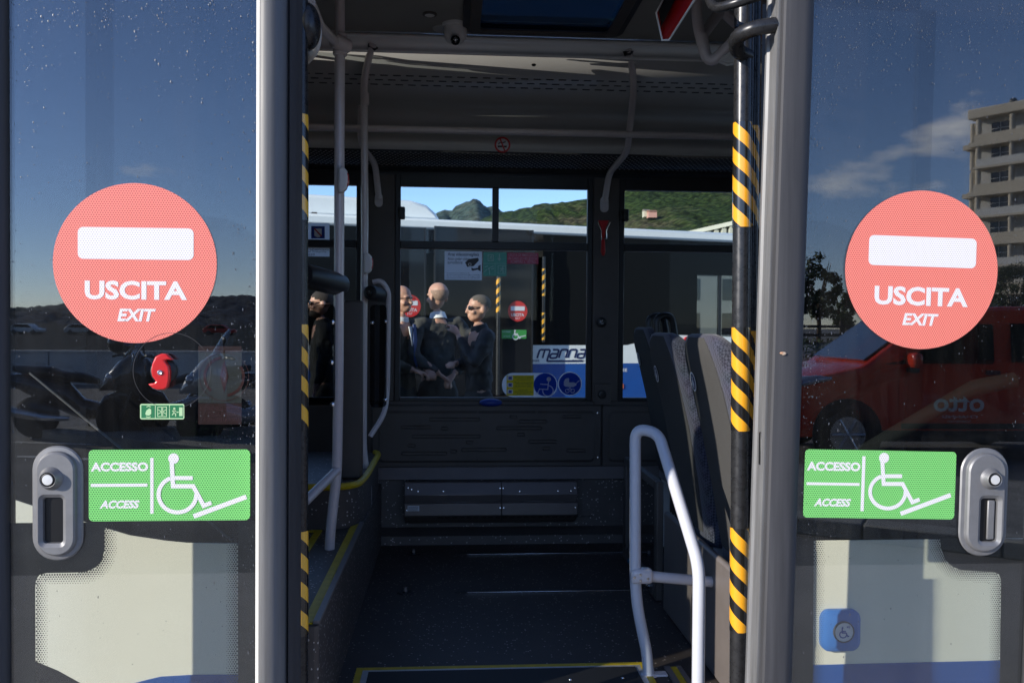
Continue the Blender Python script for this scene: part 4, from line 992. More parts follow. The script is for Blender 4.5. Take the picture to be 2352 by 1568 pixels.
# ------------------------------------------------------------------ seats
def seat_mesh():
    """local: faces +x, y across (0..0.45), z from the bus floor"""
    def xr(z): return -.16 * max(0, (z - .40)) / .72 + (.02 * math.sin((z - .4) * 4) if z > .4 else 0)
    lv = [(.40, .39, .085, .0), (.46, .41, .10, 0), (.60, .43, .105, 0), (.78, .445, .105, 0), (.94, .445, .10, 0), (1.03, .43, .092, 0), (1.085, .385, .075, .004), (1.112, .30, .045, .014), (1.12, .22, .02, .026)]
    rings, rear = [], []
    for z, w, th, inset in lv:
        x0 = xr(z) + inset; cxx = x0 + th / 2; pts = []
        for k in range(28):
            a = 2 * math.pi * k / 28; ca, sa = math.cos(a), math.sin(a)
            e = .42
            pts.append((cxx + th / 2 * math.copysign(abs(ca) ** e, ca), .225 + w / 2 * math.copysign(abs(sa) ** e, sa), z))
        rings.append(pts)
        rear.append((x0, w, z))
    return rings, rear
rings, rear = seat_mesh()
def make_seat(label, loc, group, grip=False):
    q = MB(); q.loft(rings); t = q.build('seat', M['side_cloth'], bus, local=True, angle=60, label=label)
    # rear shell, a slightly proud panel following the back
    q = MB(); L2 = []
    for x0, w, z in rear[:-1]:
        ww = w - (.10 if z < 1.0 else .11 if z < 1.06 else .13); ww = max(ww, .08); y0 = .225 + .012
        k = 8; L2.append([(x0 - .007 + .006 * abs(2 * i / k - 1) ** 3, y0 - ww / 2 + ww * i / k, z + (0 if z < 1.1 else -.004)) for i in range(k + 1)])
    q.loft([r_ + [(x + .016, y, z) for x, y, z in r_[::-1]] for r_ in L2])
    bk = q.build('rear_cover', M['back_cloth'], t, local=True, angle=50)
    q = MB(); q.loft([[(x, .225 + y, z) for x, y in rrect(.0, -.22, .44, .22, .08, 5)] for z in (.36, .40, .46)] + [[(x, .225 + y, .475) for x, y in rrect(.03, -.19, .42, .19, .08, 5)]]); q.build('cushion', M['side_cloth'], t, local=True)
    # belt badge
    zb = .96; x0 = -.16 * (zb - .4) / .72 + .02 * math.sin((zb - .4) * 4) - .0105
    fb = Fr((x0 - .0015, .225 + .105, zb), (0, -1, 0), (-.2, 0, 1))
    q = MB(); fb.flat(q, circ(0, 0, .030, 26, .033), .0004); bd = q.build('belt_badge', mat('white_badge', (.9, .9, .92), .4), t, local=True)
    q = MB(); fb.flat(q, circ(0, 0, .025, 26, .028), .001); q.build('badge_field', M['navy'], bd, local=True)
    q = MB(); fb.flat(q, circ(0.001, .014, .0055, 12), .0016); fb.flat(q, [(-.005, .007), (.005, .008), (.012, -.011), (.007, -.013), (.006, -.021), (-.004, -.021), (-.006, -.013), (-.012, -.011)], .0016); q.build('badge_figure', M['paper'], bd, local=True, clean=False)
    # side lever housing and legs
    q = MB(); q.lathe([(.026, 0), (.026, .016), (.018, .02)], (.0, .0, .0), (0, -1, 0), 18)
    q.v = [p + Vector((-.02, .004, .92)) for p in q.v]; q.build('belt_outlet', M['black_plastic'], t, local=True)
    q = MB(); q.bb((.02, .03, .0), (.06, .07, .36)); q.bb((.32, .03, 0), (.36, .07, .36)); q.bb((.06, .03, .30), (.32, .07, .34)); q.bb((.06, .03, 0), (.32, .07, .03)); q.build('leg_frame', M['grey_lining'], t, local=True, bevel=.006)
    q = MB(); q.bb((.02, .38, .0), (.06, .42, .36)); q.bb((.32, .38, 0), (.36, .42, .36)); q.bb((.06, .38, .30), (.32, .42, .34)); q.build('leg_frame', M['grey_lining'], t, local=True, bevel=.006)
    if grip:
        for yy in (.06, .22):
            q = MB(); q.tube(rounded([(-.09, yy, 1.06), (-.10, yy, 1.17), (-.02, yy + .02, 1.18), (.0, yy + .02, 1.07)], .06), .016, 10); q.build('grip', M['black_plastic'], t, local=True)
    t.location = Vector(loc) - root_loc(bus); return t
make_seat('grey bus seat back nearest the right door, partly in sunlight', (.925, 2.515, FLOOR), 'bus seats')
make_seat('grey bus seat back in shade, second from the right door', (.915, 2.995, FLOOR), 'bus seats')
make_seat('dark bus seat by the far window with black grips on top', (1.06, 3.98, FLOOR + .02), 'bus seats', True)
sf = thing('seat_pedestal', 'grey slotted pedestal plate under the seats', 'seat base', (1.15, 2.9, FLOOR))
q = MB(); q.bb((.86, 2.60, FLOOR + .002), (.885, 3.45, FLOOR + .40)); q.build('plate', M['heater'], sf, bevel=.01)
q = MB(); q.bb((.855, 3.55, FLOOR + .002), (.885, 3.60, FLOOR + .50)); q.bb((.855, 4.2, FLOOR + .002), (.885, 4.25, FLOOR + .5)); q.bb((.855, 3.601, FLOOR + .46), (.885, 4.199, FLOOR + .50)); q.bb((.855, 3.601, FLOOR + .002), (.885, 4.199, FLOOR + .06)); q.build('frame', M['dark_panel'], sf, bevel=.006)
for k in range(4):
    q = MB(); q.lathe([(.012, 0), (.012, .01), (.006, .016)], (.853, 3.66 + k * .13, FLOOR + .035), (-1, 0, 0), 8); q.build('bolt', M['steel'] if k < 2 else mat('blue_cap', (.02, .12, .2), .5), sf)

# ------------------------------------------------------------------ stickers on the far side
def backlit(name, col):
    m = bpy.data.materials.new(name); m.use_nodes = True; n, l = m.node_tree.nodes, m.node_tree.links; n.remove(n['Principled BSDF'])
    d = n.new('ShaderNodeBsdfDiffuse'); t_ = n.new('ShaderNodeBsdfTranslucent'); x = n.new('ShaderNodeMixShader'); x.inputs[0].default_value = .45
    d.inputs['Color'].default_value = (*col, 1); t_.inputs['Color'].default_value = (*col, 1); l.new(d.outputs[0], x.inputs[1]); l.new(t_.outputs[0], x.inputs[2]); l.new(x.outputs[0], n['Material Output'].inputs['Surface']); return m
M['paper_w'] = backlit('white_window_film', (.85, .85, .88)); M['teal'] = backlit('faded_green_window_film', (.16, .42, .30)); M['film_red'] = backlit('faded_red_window_film', (.55, .10, .14)); M['yellow_label'] = backlit('yellow_window_film', (.75, .60, .04)); M['sign_blue2'] = backlit('blue_window_film', (.02, .07, .42))
def sticker(name, label, box, m, Y=YW + .026, r=0, cat='sticker'):
    ff = Fr((0, Y, 0), (1, 0, 0), (0, 0, 1)); b = ff.rc(*box)
    t = thing(name, label, cat, ff.at((b[0] + b[2]) / 2, b[1]))
    q = MB(); ff.flat(q, rrect(*b, r, 6), .0002); base = q.build('sheet', m, t); return t, ff, base
def lines(ff, q, st, box, lift=.001, **k): ff.text(q, st, ff.rc(*box), lift, **k)
t, ff, b_ = sticker('surveillance_sticker', 'white video surveillance sticker with camera drawing on the middle window', (1021, 577, 1107, 643), M['paper_w'])
q = MB(); lines(ff, q, 'Area videosorvegliata', (1028, 580.5, 1100, 590), bold=.012, shear=.15); lines(ff, q, 'Area under video', (1028, 590.5, 1078, 598), shear=.15); lines(ff, q, 'surveillance', (1028, 598.5, 1062, 606), shear=.15); q.build('lettering', M['ink'], t, clean=False)
q = MB()
for k, st in enumerate(('La registrazione e effettuata da', 'per fini di tutela del patrimonio, della sicurezza delle', 'persone e dell autorizzazione art. 13 del codice in materia', 'di protezione dei dati personali d.lgs 196/2003')): lines(ff, q, st, (1026, 626.2 + k * 3.8, 1103 if k else 1078, 629 + k * 3.8))
q.build('small_print', M['ink'], t, clean=False)
q = MB(); k_ = lambda pts: [ff.uv(*p) for p in pts]
ff.flat(q, k_([(1068, 603), (1077, 595), (1098, 592), (1100, 598), (1088, 611), (1086, 603)]), .001); ff.flat(q, k_([(1068, 603), (1086, 603), (1088, 611), (1073, 613), (1070, 606)]), .0012)
ff.flat(q, k_([(1083, 614), (1087, 617), (1098, 615), (1098, 619), (1086, 622), (1083, 620)]), .001); ff.flat(q, k_([(1098, 611), (1104, 608), (1104, 623), (1098, 620)]), .001); q.build('camera_drawing', mat('grey_ink', (.04, .042, .05), .5), t, clean=False)
q = MB(); ff.ring(q, *ff.uv(1079, 607.5), .006, .009, .0016, 16); q.build('lens_ring', M['paper'], t)
t, ff, b_ = sticker('escape_sticker', 'square green emergency exit pictogram sticker on the middle window', (1110, 579, 1163.5, 634), M['teal'], r=.006)
q = MB(); k_ = lambda pts: [ff.uv(*p) for p in pts]
def runner(ox, oy, s):
    ff.flat(q, circ(*ff.uv(ox + 3 * s, oy - 6 * s), .0032 * s, 10), .001)
    for seg in ([(3, -4), (0, 1), (-4, 5)], [(0, 1), (4, 3), (3, 8)], [(-4, -2), (2, -3), (6, -1)]): ff.stroke(q, k_([(ox + a * s, oy + b * s) for a, b in seg]), .0045 * s, .001)
ff.stroke(q, k_([(1121, 585), (1133, 585), (1133, 599), (1121, 599), (1121, 585)]), .004, .001); runner(1127, 592, .8)
ff.stroke(q, k_([(1147, 583), (1147, 596)]), .006, .001); ff.flat(q, k_([(1142, 593), (1152, 593), (1147, 600)]), .0012)
ff.stroke(q, k_([(1110, 605), (1163, 605)]), .002, .001); ff.stroke(q, k_([(1137, 605), (1137, 634)]), .002, .001)
ff.stroke(q, k_([(1144, 610), (1161, 610), (1161, 628), (1144, 628), (1144, 610)]), .003, .001); runner(1152, 619, 1.0)
for seg in ([(1113, 613), (1121, 611)], [(1123, 614), (1125, 631)], [(1121, 618), (1128, 613), (1134, 611)], [(1112, 625), (1119, 618)], [(1128, 618), (1135, 616)]): ff.stroke(q, k_(seg), .004, .001)
q.build('pictograms', M['teal_pale'], t, clean=False)
t, ff, b_ = sticker('exit_notice', 'red emergency exit notice in three lines on the middle window', (1165, 580.5, 1236.5, 606), M['film_red'])
q = MB(); lines(ff, q, 'USCITA DI EMERGENZA', (1168, 582.5, 1234, 589), bold=.012); lines(ff, q, "IN CASO DI NECESSITA'", (1168, 590.3, 1234, 597), bold=.012); lines(ff, q, 'ROMPERE IL VETRO', (1173, 598, 1230, 604.5), bold=.012); q.build('lettering', M['film_pink'], t, clean=False)
t, ff, b_ = sticker('priority_sticker', 'long white rounded sticker with yellow notice and blue wheelchair disc', (1153, 856, 1280, 911.5), M['paper_w'], r=.060)
q = MB(); ff.flat(q, rrect(*ff.rc(1163.5, 861.5, 1226, 908), 0), .001); ye = q.build('yellow_notice', M['yellow_label'], t)
q = MB()
for k, (a, b) in enumerate(((862.8, 873), (878.5, 888.5), (894, 904))): ff.flat(q, rrect(*ff.rc(1165.5, a, 1178, b), .004), .0015)
q.build('icon_field', M['paper'], ye)
q = MB()
for a in (864.4, 880, 895.6): ff.flat(q, rrect(*ff.rc(1168, a, 1175.5, a + 7), 0), .002)
q.build('icons', M['sign_blue'], ye)
q = MB()
for y, x0, x1, st in ((865.5, 1181, 1224, 'POSTO RISERVATO ALLA CARROZZINA'), (870.5, 1187, 1220, 'CON MARCIA INDIETRO'), (877, 1182, 1224, 'PRIMA DELLA PARTENZA BLOCCARE'), (880.5, 1185, 1221, 'LE RUOTE E IL FRENO'), (885.5, 1182, 1221, 'ALLACCIARE LA CINTURA DI SICUREZZA'), (894.5, 1190, 1212, 'PULSANTE'), (898.5, 1180, 1224, 'RICHIESTA APERTURA RAMPA DISABILI'), (903, 1187, 1219, 'FERMATA PRENOTATA')): lines(ff, q, st, (x0, y, x1, y + 2.6), .0015)
q.build('small_print', M['ink'], ye, clean=False)
q = MB(); cc = ff.uv(1252, 883); ff.flat(q, circ(*cc, .0625, 40), .001); bd = q.build('blue_disc', M['sign_blue2'], t)
q = MB(); k_ = lambda pts: [ff.uv(*p) for p in pts]; ff.flat(q, circ(*ff.uv(1260.5, 870.5), .0122, 20), .0016)
for seg in ([(1260, 875), (1258, 894), (1239, 893), (1234, 905), (1228.5, 903)], [(1241, 881.5), (1259, 883)]): ff.stroke(q, k_(seg), .0052, .0016)
wc_ = ff.uv(1258.5, 897); ff.stroke(q, [(wc_[0] + .0285 * math.cos(RAD(a)), wc_[1] + .0285 * math.sin(RAD(a))) for a in range(-190, 82, 10)], .005, .0018); q.build('wheelchair_symbol', M['paper_w'], bd, clean=False)
cc = None
t = thing('pram_sticker', 'round blue sticker with white pram at the corner of the middle window', 'sticker', FW.at(*FW.uv(1309, 881)))
ff = Fr((0, YW + .026, 0), (1, 0, 0), (0, 0, 1)); c = ff.uv(1309, 881); q = MB(); ff.flat(q, circ(*c, .0655, 44), .0002); q.build('white_ring', M['paper_w'], t)
q = MB(); ff.flat(q, circ(*c, .0605, 44), .001); q.build('blue_disc', M['sign_blue2'], t)
q = MB(); k_ = lambda pts: [ff.uv(*p) for p in pts]
ff.flat(q, k_([(1295, 885), (1295, 876), (1298, 870), (1303, 868), (1307, 868), (1307, 877.5), (1318, 877.5), (1324, 881), (1324, 884), (1317, 888.5), (1305, 888.5), (1299, 887.5)]), .0016); ff.stroke(q, k_([(1322, 881), (1331, 873)]), .004, .0017)
for a, b in ((1303.5, 1311), (1314, 1307)): ff.stroke(q, k_([(a, 896), (b, 889)]), .003, .0017)
for a in (1303, 1315): ff.ring(q, *ff.uv(a, 897), .009, .0118, .0016, 20)
q.build('pram_symbol', M['paper_w'], t, clean=False)
t, ff, b_ = sticker('permit_sticker', 'white sticker with blue square and red slash on the left window', (700, 512, 757, 550.5), M['paper_w'])
q = MB(); ff.flat(q, rrect(*ff.rc(715, 519.5, 746, 548), 0), .001); q.build('blue_square', M['sign_blue'], t)
q = MB(); ff.flat(q, [ff.uv(*p) for p in ((722, 525), (739, 525), (739, 541), (735, 544), (730.5, 545.5), (726, 544), (722, 541))], .0016); q.build('shield', M['paper'], t)
q = MB(); ff.stroke(q, [ff.uv(*p) for p in ((722, 525), (738.5, 542.5))], .007, .0022); q.build('red_slash', M['sign_red'], t)
t, ff, b_ = sticker('ministry_sticker', 'small white printed sticker under the permit sticker on the left window', (690, 569, 757, 589), M['paper_w'])
q = MB(); lines(ff, q, 'delle Infrastrutture', (694, 571, 755, 575)); lines(ff, q, 'e dei Trasporti', (697, 576, 749, 580.5)); lines(ff, q, '1/2020', (697, 582.5, 723, 587)); q.build('lettering', M['ink'], t, clean=False)
# no smoking sign on the duct front
ns = thing('no_smoking_sign', 'round no smoking sticker above the middle window', 'sign', P(1154, 333, 4.355)); ff = Fr((0, 4.357, 0), (1, 0, 0), (0, 0, 1)); c = ff.uv(1154, 333)
q = MB(); ff.flat(q, circ(*c, .038, 36), .0005); q.build('white_disc', M['paper'], ns)
q = MB(); ff.ring(q, *c, .031, .040, .001, 36); ff.stroke(q, [(c[0] - .012, c[1] + .030), (c[0] + .012, c[1] - .030)], .007, .0022); q.build('red_ring', M['sign_red'], ns, clean=False)
q = MB(); ff.flat(q, rrect(c[0] - .024, c[1] - .013, c[0] + .022, c[1] - .004, 0), .0014); ff.stroke(q, [(c[0] - .02, c[1] + .002), (c[0] - .014, c[1] + .010), (c[0] + .004, c[1] + .010), (c[0] + .016, c[1] + .016)], .005, .0014); q.build('cigarette', M['ink'], ns, clean=False)
# ------------------------------------------------------------------ outside: the ground and hills
asph = mat('asphalt', (.13, .128, .124), .85, var=.35, vscale=1.2, bump=.5, bscale=120)
g = MB(); g.poly([(-3000, -3000, 0), (3000, -3000, 0), (3000, 3000, 0), (-3000, 3000, 0)])
tag(g.build('ground', asph), kind='structure')
pv = MB(); pv.poly([(-9, -1.25, .004), (9, -1.25, .004), (9, 4.9, .004), (-9, 4.9, .004)])
tag(pv.build('bounce_paving', mat('pale_bounce_paving', (.36, .34, .31), .85, var=.12, vscale=1.5, bump=.3, bscale=90)), kind='structure')  # pale ground sheet added to bounce sunlight up through the doorway
def terrain(name, ridge, Yr, Yb_, mirror, m, nz=26, rough=6, seed=1, label=None):
    """a hillside whose skyline follows the given picture points; it falls towards the viewer"""
    rnd = random.Random(seed); n = 260; pts = []
    xs = [p[0] for p in ridge]
    for k in range(n):
        x = xs[0] + (xs[-1] - xs[0]) * k / (n - 1)
        j = max(i for i in range(len(xs) - 1) if xs[i] <= x + 1e-6); a, b = ridge[j], ridge[j + 1]
        t = (x - a[0]) / (b[0] - a[0]); t2 = t * t * (3 - 2 * t) * .4 + t * .6
        p = P(x, a[1] + (b[1] - a[1]) * t2, Yr)
        if mirror: p.y = 2 * YD - p.y
        p.z += rnd.gauss(0, rough * .22); pts.append(p)
    q = MB(); yb = Yb_ if not mirror else 2 * YD - Yb_
    rows = []
    ph = [rnd.uniform(0, 6) for _ in range(8)]
    for r in range(nz + 1):
        t = r / nz; row = []
        for k, p in enumerate(pts):
            y = p.y + (yb - p.y) * t; s = (1 - t) ** 1.15
            gul = sum(math.sin(p.x / L + ph[i] + t * 3) * A for i, (L, A) in enumerate(((90, .10), (41, .07), (17, .04))))
            z = p.z * s * (1 + gul * t * 2.0 * (1 - t)) + (rnd.gauss(0, rough * .5) if 0 < r < nz else 0) - (3 if r == nz else 0)
            row.append((p.x * (1 + (Yb_ / Yr - 1) * t * .3), y, z))
        rows.append(row)
    back = [(p.x, p.y + (900 if not mirror else -900), -5) for p in pts]
    rows = [back] + rows
    vs = [v for r in rows for v in r]; fs = []
    for r in range(len(rows) - 1):
        for k in range(n - 1): a = r * n + k; fs.append((a, a + 1, a + n + 1, a + n))
    q.add(vs, fs); o = q.build(name, m, angle=180); return tag(o, label, kind='structure')
def hill_mat(name, c1, c2, c3, s1, s2):
    m = mat(name, c1, .95, spec=.1); n, l = m.node_tree.nodes, m.node_tree.links; b = n['Principled BSDF']
    tc = n.new('ShaderNodeTexCoord')
    a = n.new('ShaderNodeTexNoise'); a.inputs['Scale'].default_value = s1; a.inputs['Detail'].default_value = 9; a.inputs['Roughness'].default_value = .7
    r = n.new('ShaderNodeValToRGB'); e = r.color_ramp.elements; e[0].position = .36; e[0].color = (*c1, 1); e[1].position = .66; e[1].color = (*c3, 1); x = e.new(.5); x.color = (*c2, 1)
    v = n.new('ShaderNodeTexVoronoi'); v.inputs['Scale'].default_value = s2
    mr = n.new('ShaderNodeMapRange'); mr.inputs['From Max'].default_value = .8; mr.inputs['To Min'].default_value = 1.35; mr.inputs['To Max'].default_value = .35
    mx = n.new('ShaderNodeMixRGB'); mx.blend_type = 'MULTIPLY'; mx.inputs['Fac'].default_value = 1
    l.new(tc.outputs['Object'], a.inputs['Vector']); l.new(tc.outputs['Object'], v.inputs['Vector']); l.new(a.outputs['Fac'], r.inputs[0]); l.new(v.outputs['Distance'], mr.inputs['Value'])
    l.new(r.outputs[0], mx.inputs['Color1']); l.new(mr.outputs[0], mx.inputs['Color2']); l.new(mx.outputs[0], b.inputs['Base Color'])
    bp = n.new('ShaderNodeBump'); bp.inputs['Strength'].default_value = 1; bp.inputs['Distance'].default_value = 1.6; l.new(v.outputs['Distance'], bp.inputs['Height']); bp.invert = True; l.new(bp.outputs[0], b.inputs['Normal'])
    return m
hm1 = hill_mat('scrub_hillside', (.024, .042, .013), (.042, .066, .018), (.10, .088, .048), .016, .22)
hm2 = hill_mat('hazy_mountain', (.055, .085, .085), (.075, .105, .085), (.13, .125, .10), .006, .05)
hm3 = hill_mat('haze_blue_headland', (.035, .055, .09), (.045, .068, .10), (.06, .08, .105), .005, .04)  # blue of distant haze mixed into the headland's colours
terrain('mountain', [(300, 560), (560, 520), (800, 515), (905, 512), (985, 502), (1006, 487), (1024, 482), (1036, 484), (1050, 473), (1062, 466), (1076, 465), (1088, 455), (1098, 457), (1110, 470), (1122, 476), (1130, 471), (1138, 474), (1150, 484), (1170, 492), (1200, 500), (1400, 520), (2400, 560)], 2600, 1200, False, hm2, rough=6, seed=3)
terrain('hill', [(500, 700), (900, 600), (1080, 516), (1148, 487), (1175, 485), (1205, 478), (1250, 467), (1290, 465), (1335, 459), (1370, 452), (1420, 440), (1445, 433), (1500, 428), (1560, 424), (1640, 420), (1800, 395), (2200, 330), (2800, 330)], 620, 170, False, hm1, rough=1.3, seed=5)
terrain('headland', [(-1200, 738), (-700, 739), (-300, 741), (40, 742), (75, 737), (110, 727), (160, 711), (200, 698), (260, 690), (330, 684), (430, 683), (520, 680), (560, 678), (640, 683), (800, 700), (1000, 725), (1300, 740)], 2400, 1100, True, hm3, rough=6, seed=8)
# viaduct and a house on the hill
via = thing('viaduct', 'pale road viaduct on tall piers crossing the green hillside', 'bridge', P(1600, 540, 300))
cm = mat('pale_concrete', (.46, .45, .38), .8, var=.1, vscale=.2)
q = MB(); a, b = P(1505, 548, 320), P(1720, 499, 300); q.prism([a, b, b - Vector((0, 0, 1.5)), a - Vector((0, 0, 1.5))], (0, 7, 0)); q.build('deck', cm, via)
for k in range(11):
    t = k / 10; p = a.lerp(b, .12 + .8 * t); q = MB(); q.bb((p.x - .7, p.y + 1, 0), (p.x + .7, p.y + 5, p.z - 1.2)); q.build('pier', cm, via)
pk = P(1497, 494, 470); hs = thing('hillside_house', 'small pink house among the trees on the hillside', 'house', pk)
q = MB(); q.box(pk, (4.6, 5, 3.2)); q.build('wall', mat('pink_render', (.52, .27, .22), .8), hs)
q = MB(); q.prism([pk + Vector((-2.5, -3, 1.6)), pk + Vector((-2.5, 3, 1.6)), pk + Vector((-2.5, 0, 2.6))], (5, 0, 0)); q.build('roof', mat('roof_tile', (.30, .14, .09), .85), hs)
pk = P(1484, 492, 474); h2 = thing('hillside_house', 'small cream house beside the pink house on the hillside', 'house', pk)
q = MB(); q.box(pk, (3.2, 5, 3.4)); q.build('wall', mat('cream_render', (.5, .46, .36), .8), h2)
q = MB(); q.prism([pk + Vector((-1.8, -3, 1.7)), pk + Vector((-1.8, 3, 1.7)), pk + Vector((-1.8, 0, 2.6))], (3.6, 0, 0)); q.build('roof', mat('roof_tile_grey', (.25, .2, .17), .85), h2)

# ------------------------------------------------------------------ the second bus, parked at a slant beyond
BA = RAD(14.6)
fo = P(1176, 800, 1.0); d0 = ray(1176, 752); FBUS = Fr(EYE + d0 * 13.35 - Vector((0, 0, EYE.z + (d0 * 13.35).z)), (math.cos(BA), math.sin(BA), 0), (0, 0, 1))
FARG = mat('dark_bus_glazing', (.008, .009, .01), .2, spec=.08)
fb = FBUS; pbz = thing('parked_bus', 'white and blue city bus parked beyond the windows with its doors open', 'bus', fb.at(0, 0, -1.2))
e0, e1 = -9.5, 5.2
zr0, zr1 = 2.90, 3.06
def fx(px): return fb.uv(px, 752)[0]
def fz(px, py): return fb.uv(px, py)[1]
wz = (.90, 1.19)
q = MB(); fb.slab(q, [(e0, zr0), (e1, zr0), (e1, zr1), (e0, zr1)], -2.5, .03); q.build('roof', M['white_paint'], pbz, bevel=.04)
ox0, ox1 = fx(905), fx(1246)
xw = fx(1600)
for a, b in ((e0, ox0), (ox1, xw)):
    q = MB(); fb.slab(q, [(a, wz[1]), (b, wz[1]), (b, zr0), (a, zr0)], -.05, 0); q.build('window_band', FARG, pbz)
q = MB(); fb.slab(q, [(xw, 2.35), (e1, 2.35), (e1, zr0), (xw, zr0)], -.05, 0); q.build('window_header', FARG, pbz)
for a, b in ((xw, fx(1650)), (fx(1656), e1)):
    q = MB(); fb.slab(q, [(a + .01, wz[1]), (b - .01, wz[1]), (b - .01, 2.35), (a + .01, 2.35)], -.02, -.01); q.build('window_pane', M['dark_glass'], pbz)
q = MB(); fb.slab(q, [(fx(1650), wz[1]), (fx(1656), wz[1]), (fx(1656), 2.35), (fx(1650), 2.35)], -.05, .0); q.build('window_post', M['black_plastic'], pbz)
q = MB(); fb.slab(q, [(ox0, 2.55), (ox1, 2.55), (ox1, zr0), (ox0, zr0)], -.05, 0); q.build('door_header', M['black_gloss'], pbz)
q = MB(); fb.slab(q, [(e0, wz[0]), (ox0, wz[0]), (ox0, wz[1]), (e0, wz[1])], -.05, .004); q.build('grey_band', mat('grey_white_band', (.5, .52, .52), .3), pbz)
q = MB(); fb.slab(q, [(ox1 - .22, wz[0]), (e1, wz[0]), (e1, wz[1] + .1), (fx(1540), wz[1] + .17), (fx(1440), wz[1]), (ox1 - .22, wz[1])], -.05, .004); wb = q.build('white_band', M['white_paint'], pbz)
for a, b in ((e0, ox0), (ox1 - .22, e1)):
    q = MB(); fb.slab(q, [(a, .32), (b, .32), (b, wz[0]), (a, wz[0])], -.05, .003); q.build('blue_skirt', M['blue_paint'], pbz)
# inside shell
q = MB(); fb.slab(q, [(e0, .32), (e1, .32), (e1, 1.25), (e0, 1.25)], -2.5, -2.45); fb.slab(q, [(e0, 2.5), (e1, 2.5), (e1, zr0), (e0, zr0)], -2.5, -2.45); fb.slab(q, [(e0, 1.25), (fx(1480), 1.25), (fx(1480), 2.5), (e0, 2.5)], -2.5, -2.45); q.build('far_side', M['black_plastic'], pbz)
q = MB(); fb.slab(q, [(e0, .28), (e1, .28), (e1, .36), (e0, .36)], -2.45, -.06); q.build('floor', M['dark_panel'], pbz)
q = MB(); fb.slab(q, [(e0, .36), (e0 + .05, .36), (e0 + .05, zr0), (e0, zr0)], -2.45, -.06); fb.slab(q, [(e1 - .05, .36), (e1, .36), (e1, 1.2), (e1 - .05, 1.2)], -2.45, -.06); q.build('end_wall', M['black_plastic'], pbz)
# roof pod
a, b = fx(560), fx(1003)
pr = [(e0 + 1, zr1), (b + .12, zr1), (b + .05, zr1 + .12), (b - .1, zr1 + .24), (b - .35, zr1 + .30), (e0 + 1.2, zr1 + .36)]
q = MB(); fb.slab(q, pr, -2.0, -.25); pod = q.build('roof_pod', M['white_paint'], pbz, bevel=.05)
for px, py in ((726, 485), (760, 492), (945, 500)):
    q = MB(); u, v = fb.uv(px, py); fb.slab(q, rrect(u - .04, v - .015, u + .04, v + .015, .01), -.25, -.235); q.build('pod_clip', M['dark_panel'], pod)
# doors of the parked bus
lw = 0
def fleaf(x0, x1, y0, y1, lift, sx, sy, sr, green=None, full=True, label=None):
    ua, ub = fx(x0), fx(x1); q = MB(); fb.slab(q, [(ua, .45), (ub, .45), (ub, fz(x0, y0)), (ua, fz(x0, y0))], lift - .03, lift)
    o = q.build('door_leaf', mat('dark_mirror_glazing', (.01, .011, .013), .03, spec=.25), pbz, label=label)
    q = MB()
    for u in (ua - .025, ub): fb.slab(q, [(u, .42), (u + .025, .42), (u + .025, fz(x0, y0)), (u, fz(x0, y0))], lift - .03, lift + .015)
    q.build('stile', M['black_plastic'], o)
    c = fb.uv(sx, sy); r = sr * 13.2 / F
    q = MB(); fb.flat(q, circ(*c, r, 36), lift + .004); s_ = q.build('exit_sticker', mat('exit_red', (.62, .03, .025), .5), o)
    q = MB(); fb.flat(q, rrect(c[0] - r * .72, c[1] + r * .05, c[0] + r * .72, c[1] + r * .48, .01), lift + .008)
    fb.text(q, 'USCITA', (c[0] - r * .66, c[1] - r * .5, c[0] + r * .66, c[1] - r * .2), lift + .008, bold=.02); fb.text(q, 'EXIT', (c[0] - r * .24, c[1] - r * .8, c[0] + r * .24, c[1] - r * .62), lift + .008, shear=.2)
    q.build('exit_print', mat('exit_white', (.75, .72, .72), .5), o, clean=False)
    if green:
        u0, v0, u1, v1 = fb.rc(*green); q = MB(); fb.flat(q, rrect(u0, v0, u1, v1, .01), lift + .004); q.build('access_sticker', mat('access_green', (.05, .30, .06), .5), o)
        q = MB(); w_ = u1 - u0; fb.text(q, 'ACCESSO', (u0 + .02 * w_, v0 + (v1 - v0) * .7, u0 + .37 * w_, v0 + (v1 - v0) * .86), lift + .008); fb.text(q, 'ACCESS', (u0 + .06 * w_, v0 + (v1 - v0) * .2, u0 + .32 * w_, v0 + (v1 - v0) * .33), lift + .008)
        wheelchair(fb, q, lambda x, y: (u0 + w_ * (.53 + (x - 1033) / 950), v0 + (v1 - v0) * .9 - (y - 232) * w_ / 950), .014, lift + .008); fb.stroke(q, [(u0 + .64 * w_, v0 + .02), (u0 + .97 * w_, v0 + (v1 - v0) * .35)], .014, lift + .009)
        q.build('access_print', mat('access_white', (.7, .72, .7), .5), o, clean=False)
    return o
fleaf(994, 1211, 522, 930, .18, 1180, 715, 23.5, (1144, 757, 1200, 777), label='mirror-like open door leaf of the parked bus')
fleaf(880, 968, 522, 930, .16, 936, 703, 24.5)
def fpost(px, y0, y1, lift, zb_=.45):
    u = fx(px); q = MB(); q.tube([fb.at(u, zb_, lift), fb.at(u, 2.55, lift)], .03, 12); o = q.build('door_column', M['black_tube'], pbz)
    for a, b in (((y0, y1),) if y1 - y0 < 90 else ((y0, y0 + 62), (y1 - 62, y1))):
        m1 = abs(fz(px, a) - fz(px, b)); q = MB(); q.tube([(0, 0, -m1 / 2), (0, 0, m1 / 2)], .034, 16, cap=False); s_ = q.build('hazard_sleeve', M['hazard_far'], o, local=True); s_.location = fb.at(u, fz(px, (a + b) / 2), lift) - root_loc(pbz)
M['hazard_far'] = stripes('hazard_tape_small', .14, -.2, (.72, .34, .03), (.02, .02, .02), .2)
fpost(1133, 640, 718, .24); fpost(1241, 618, 780, .12, 1.24)
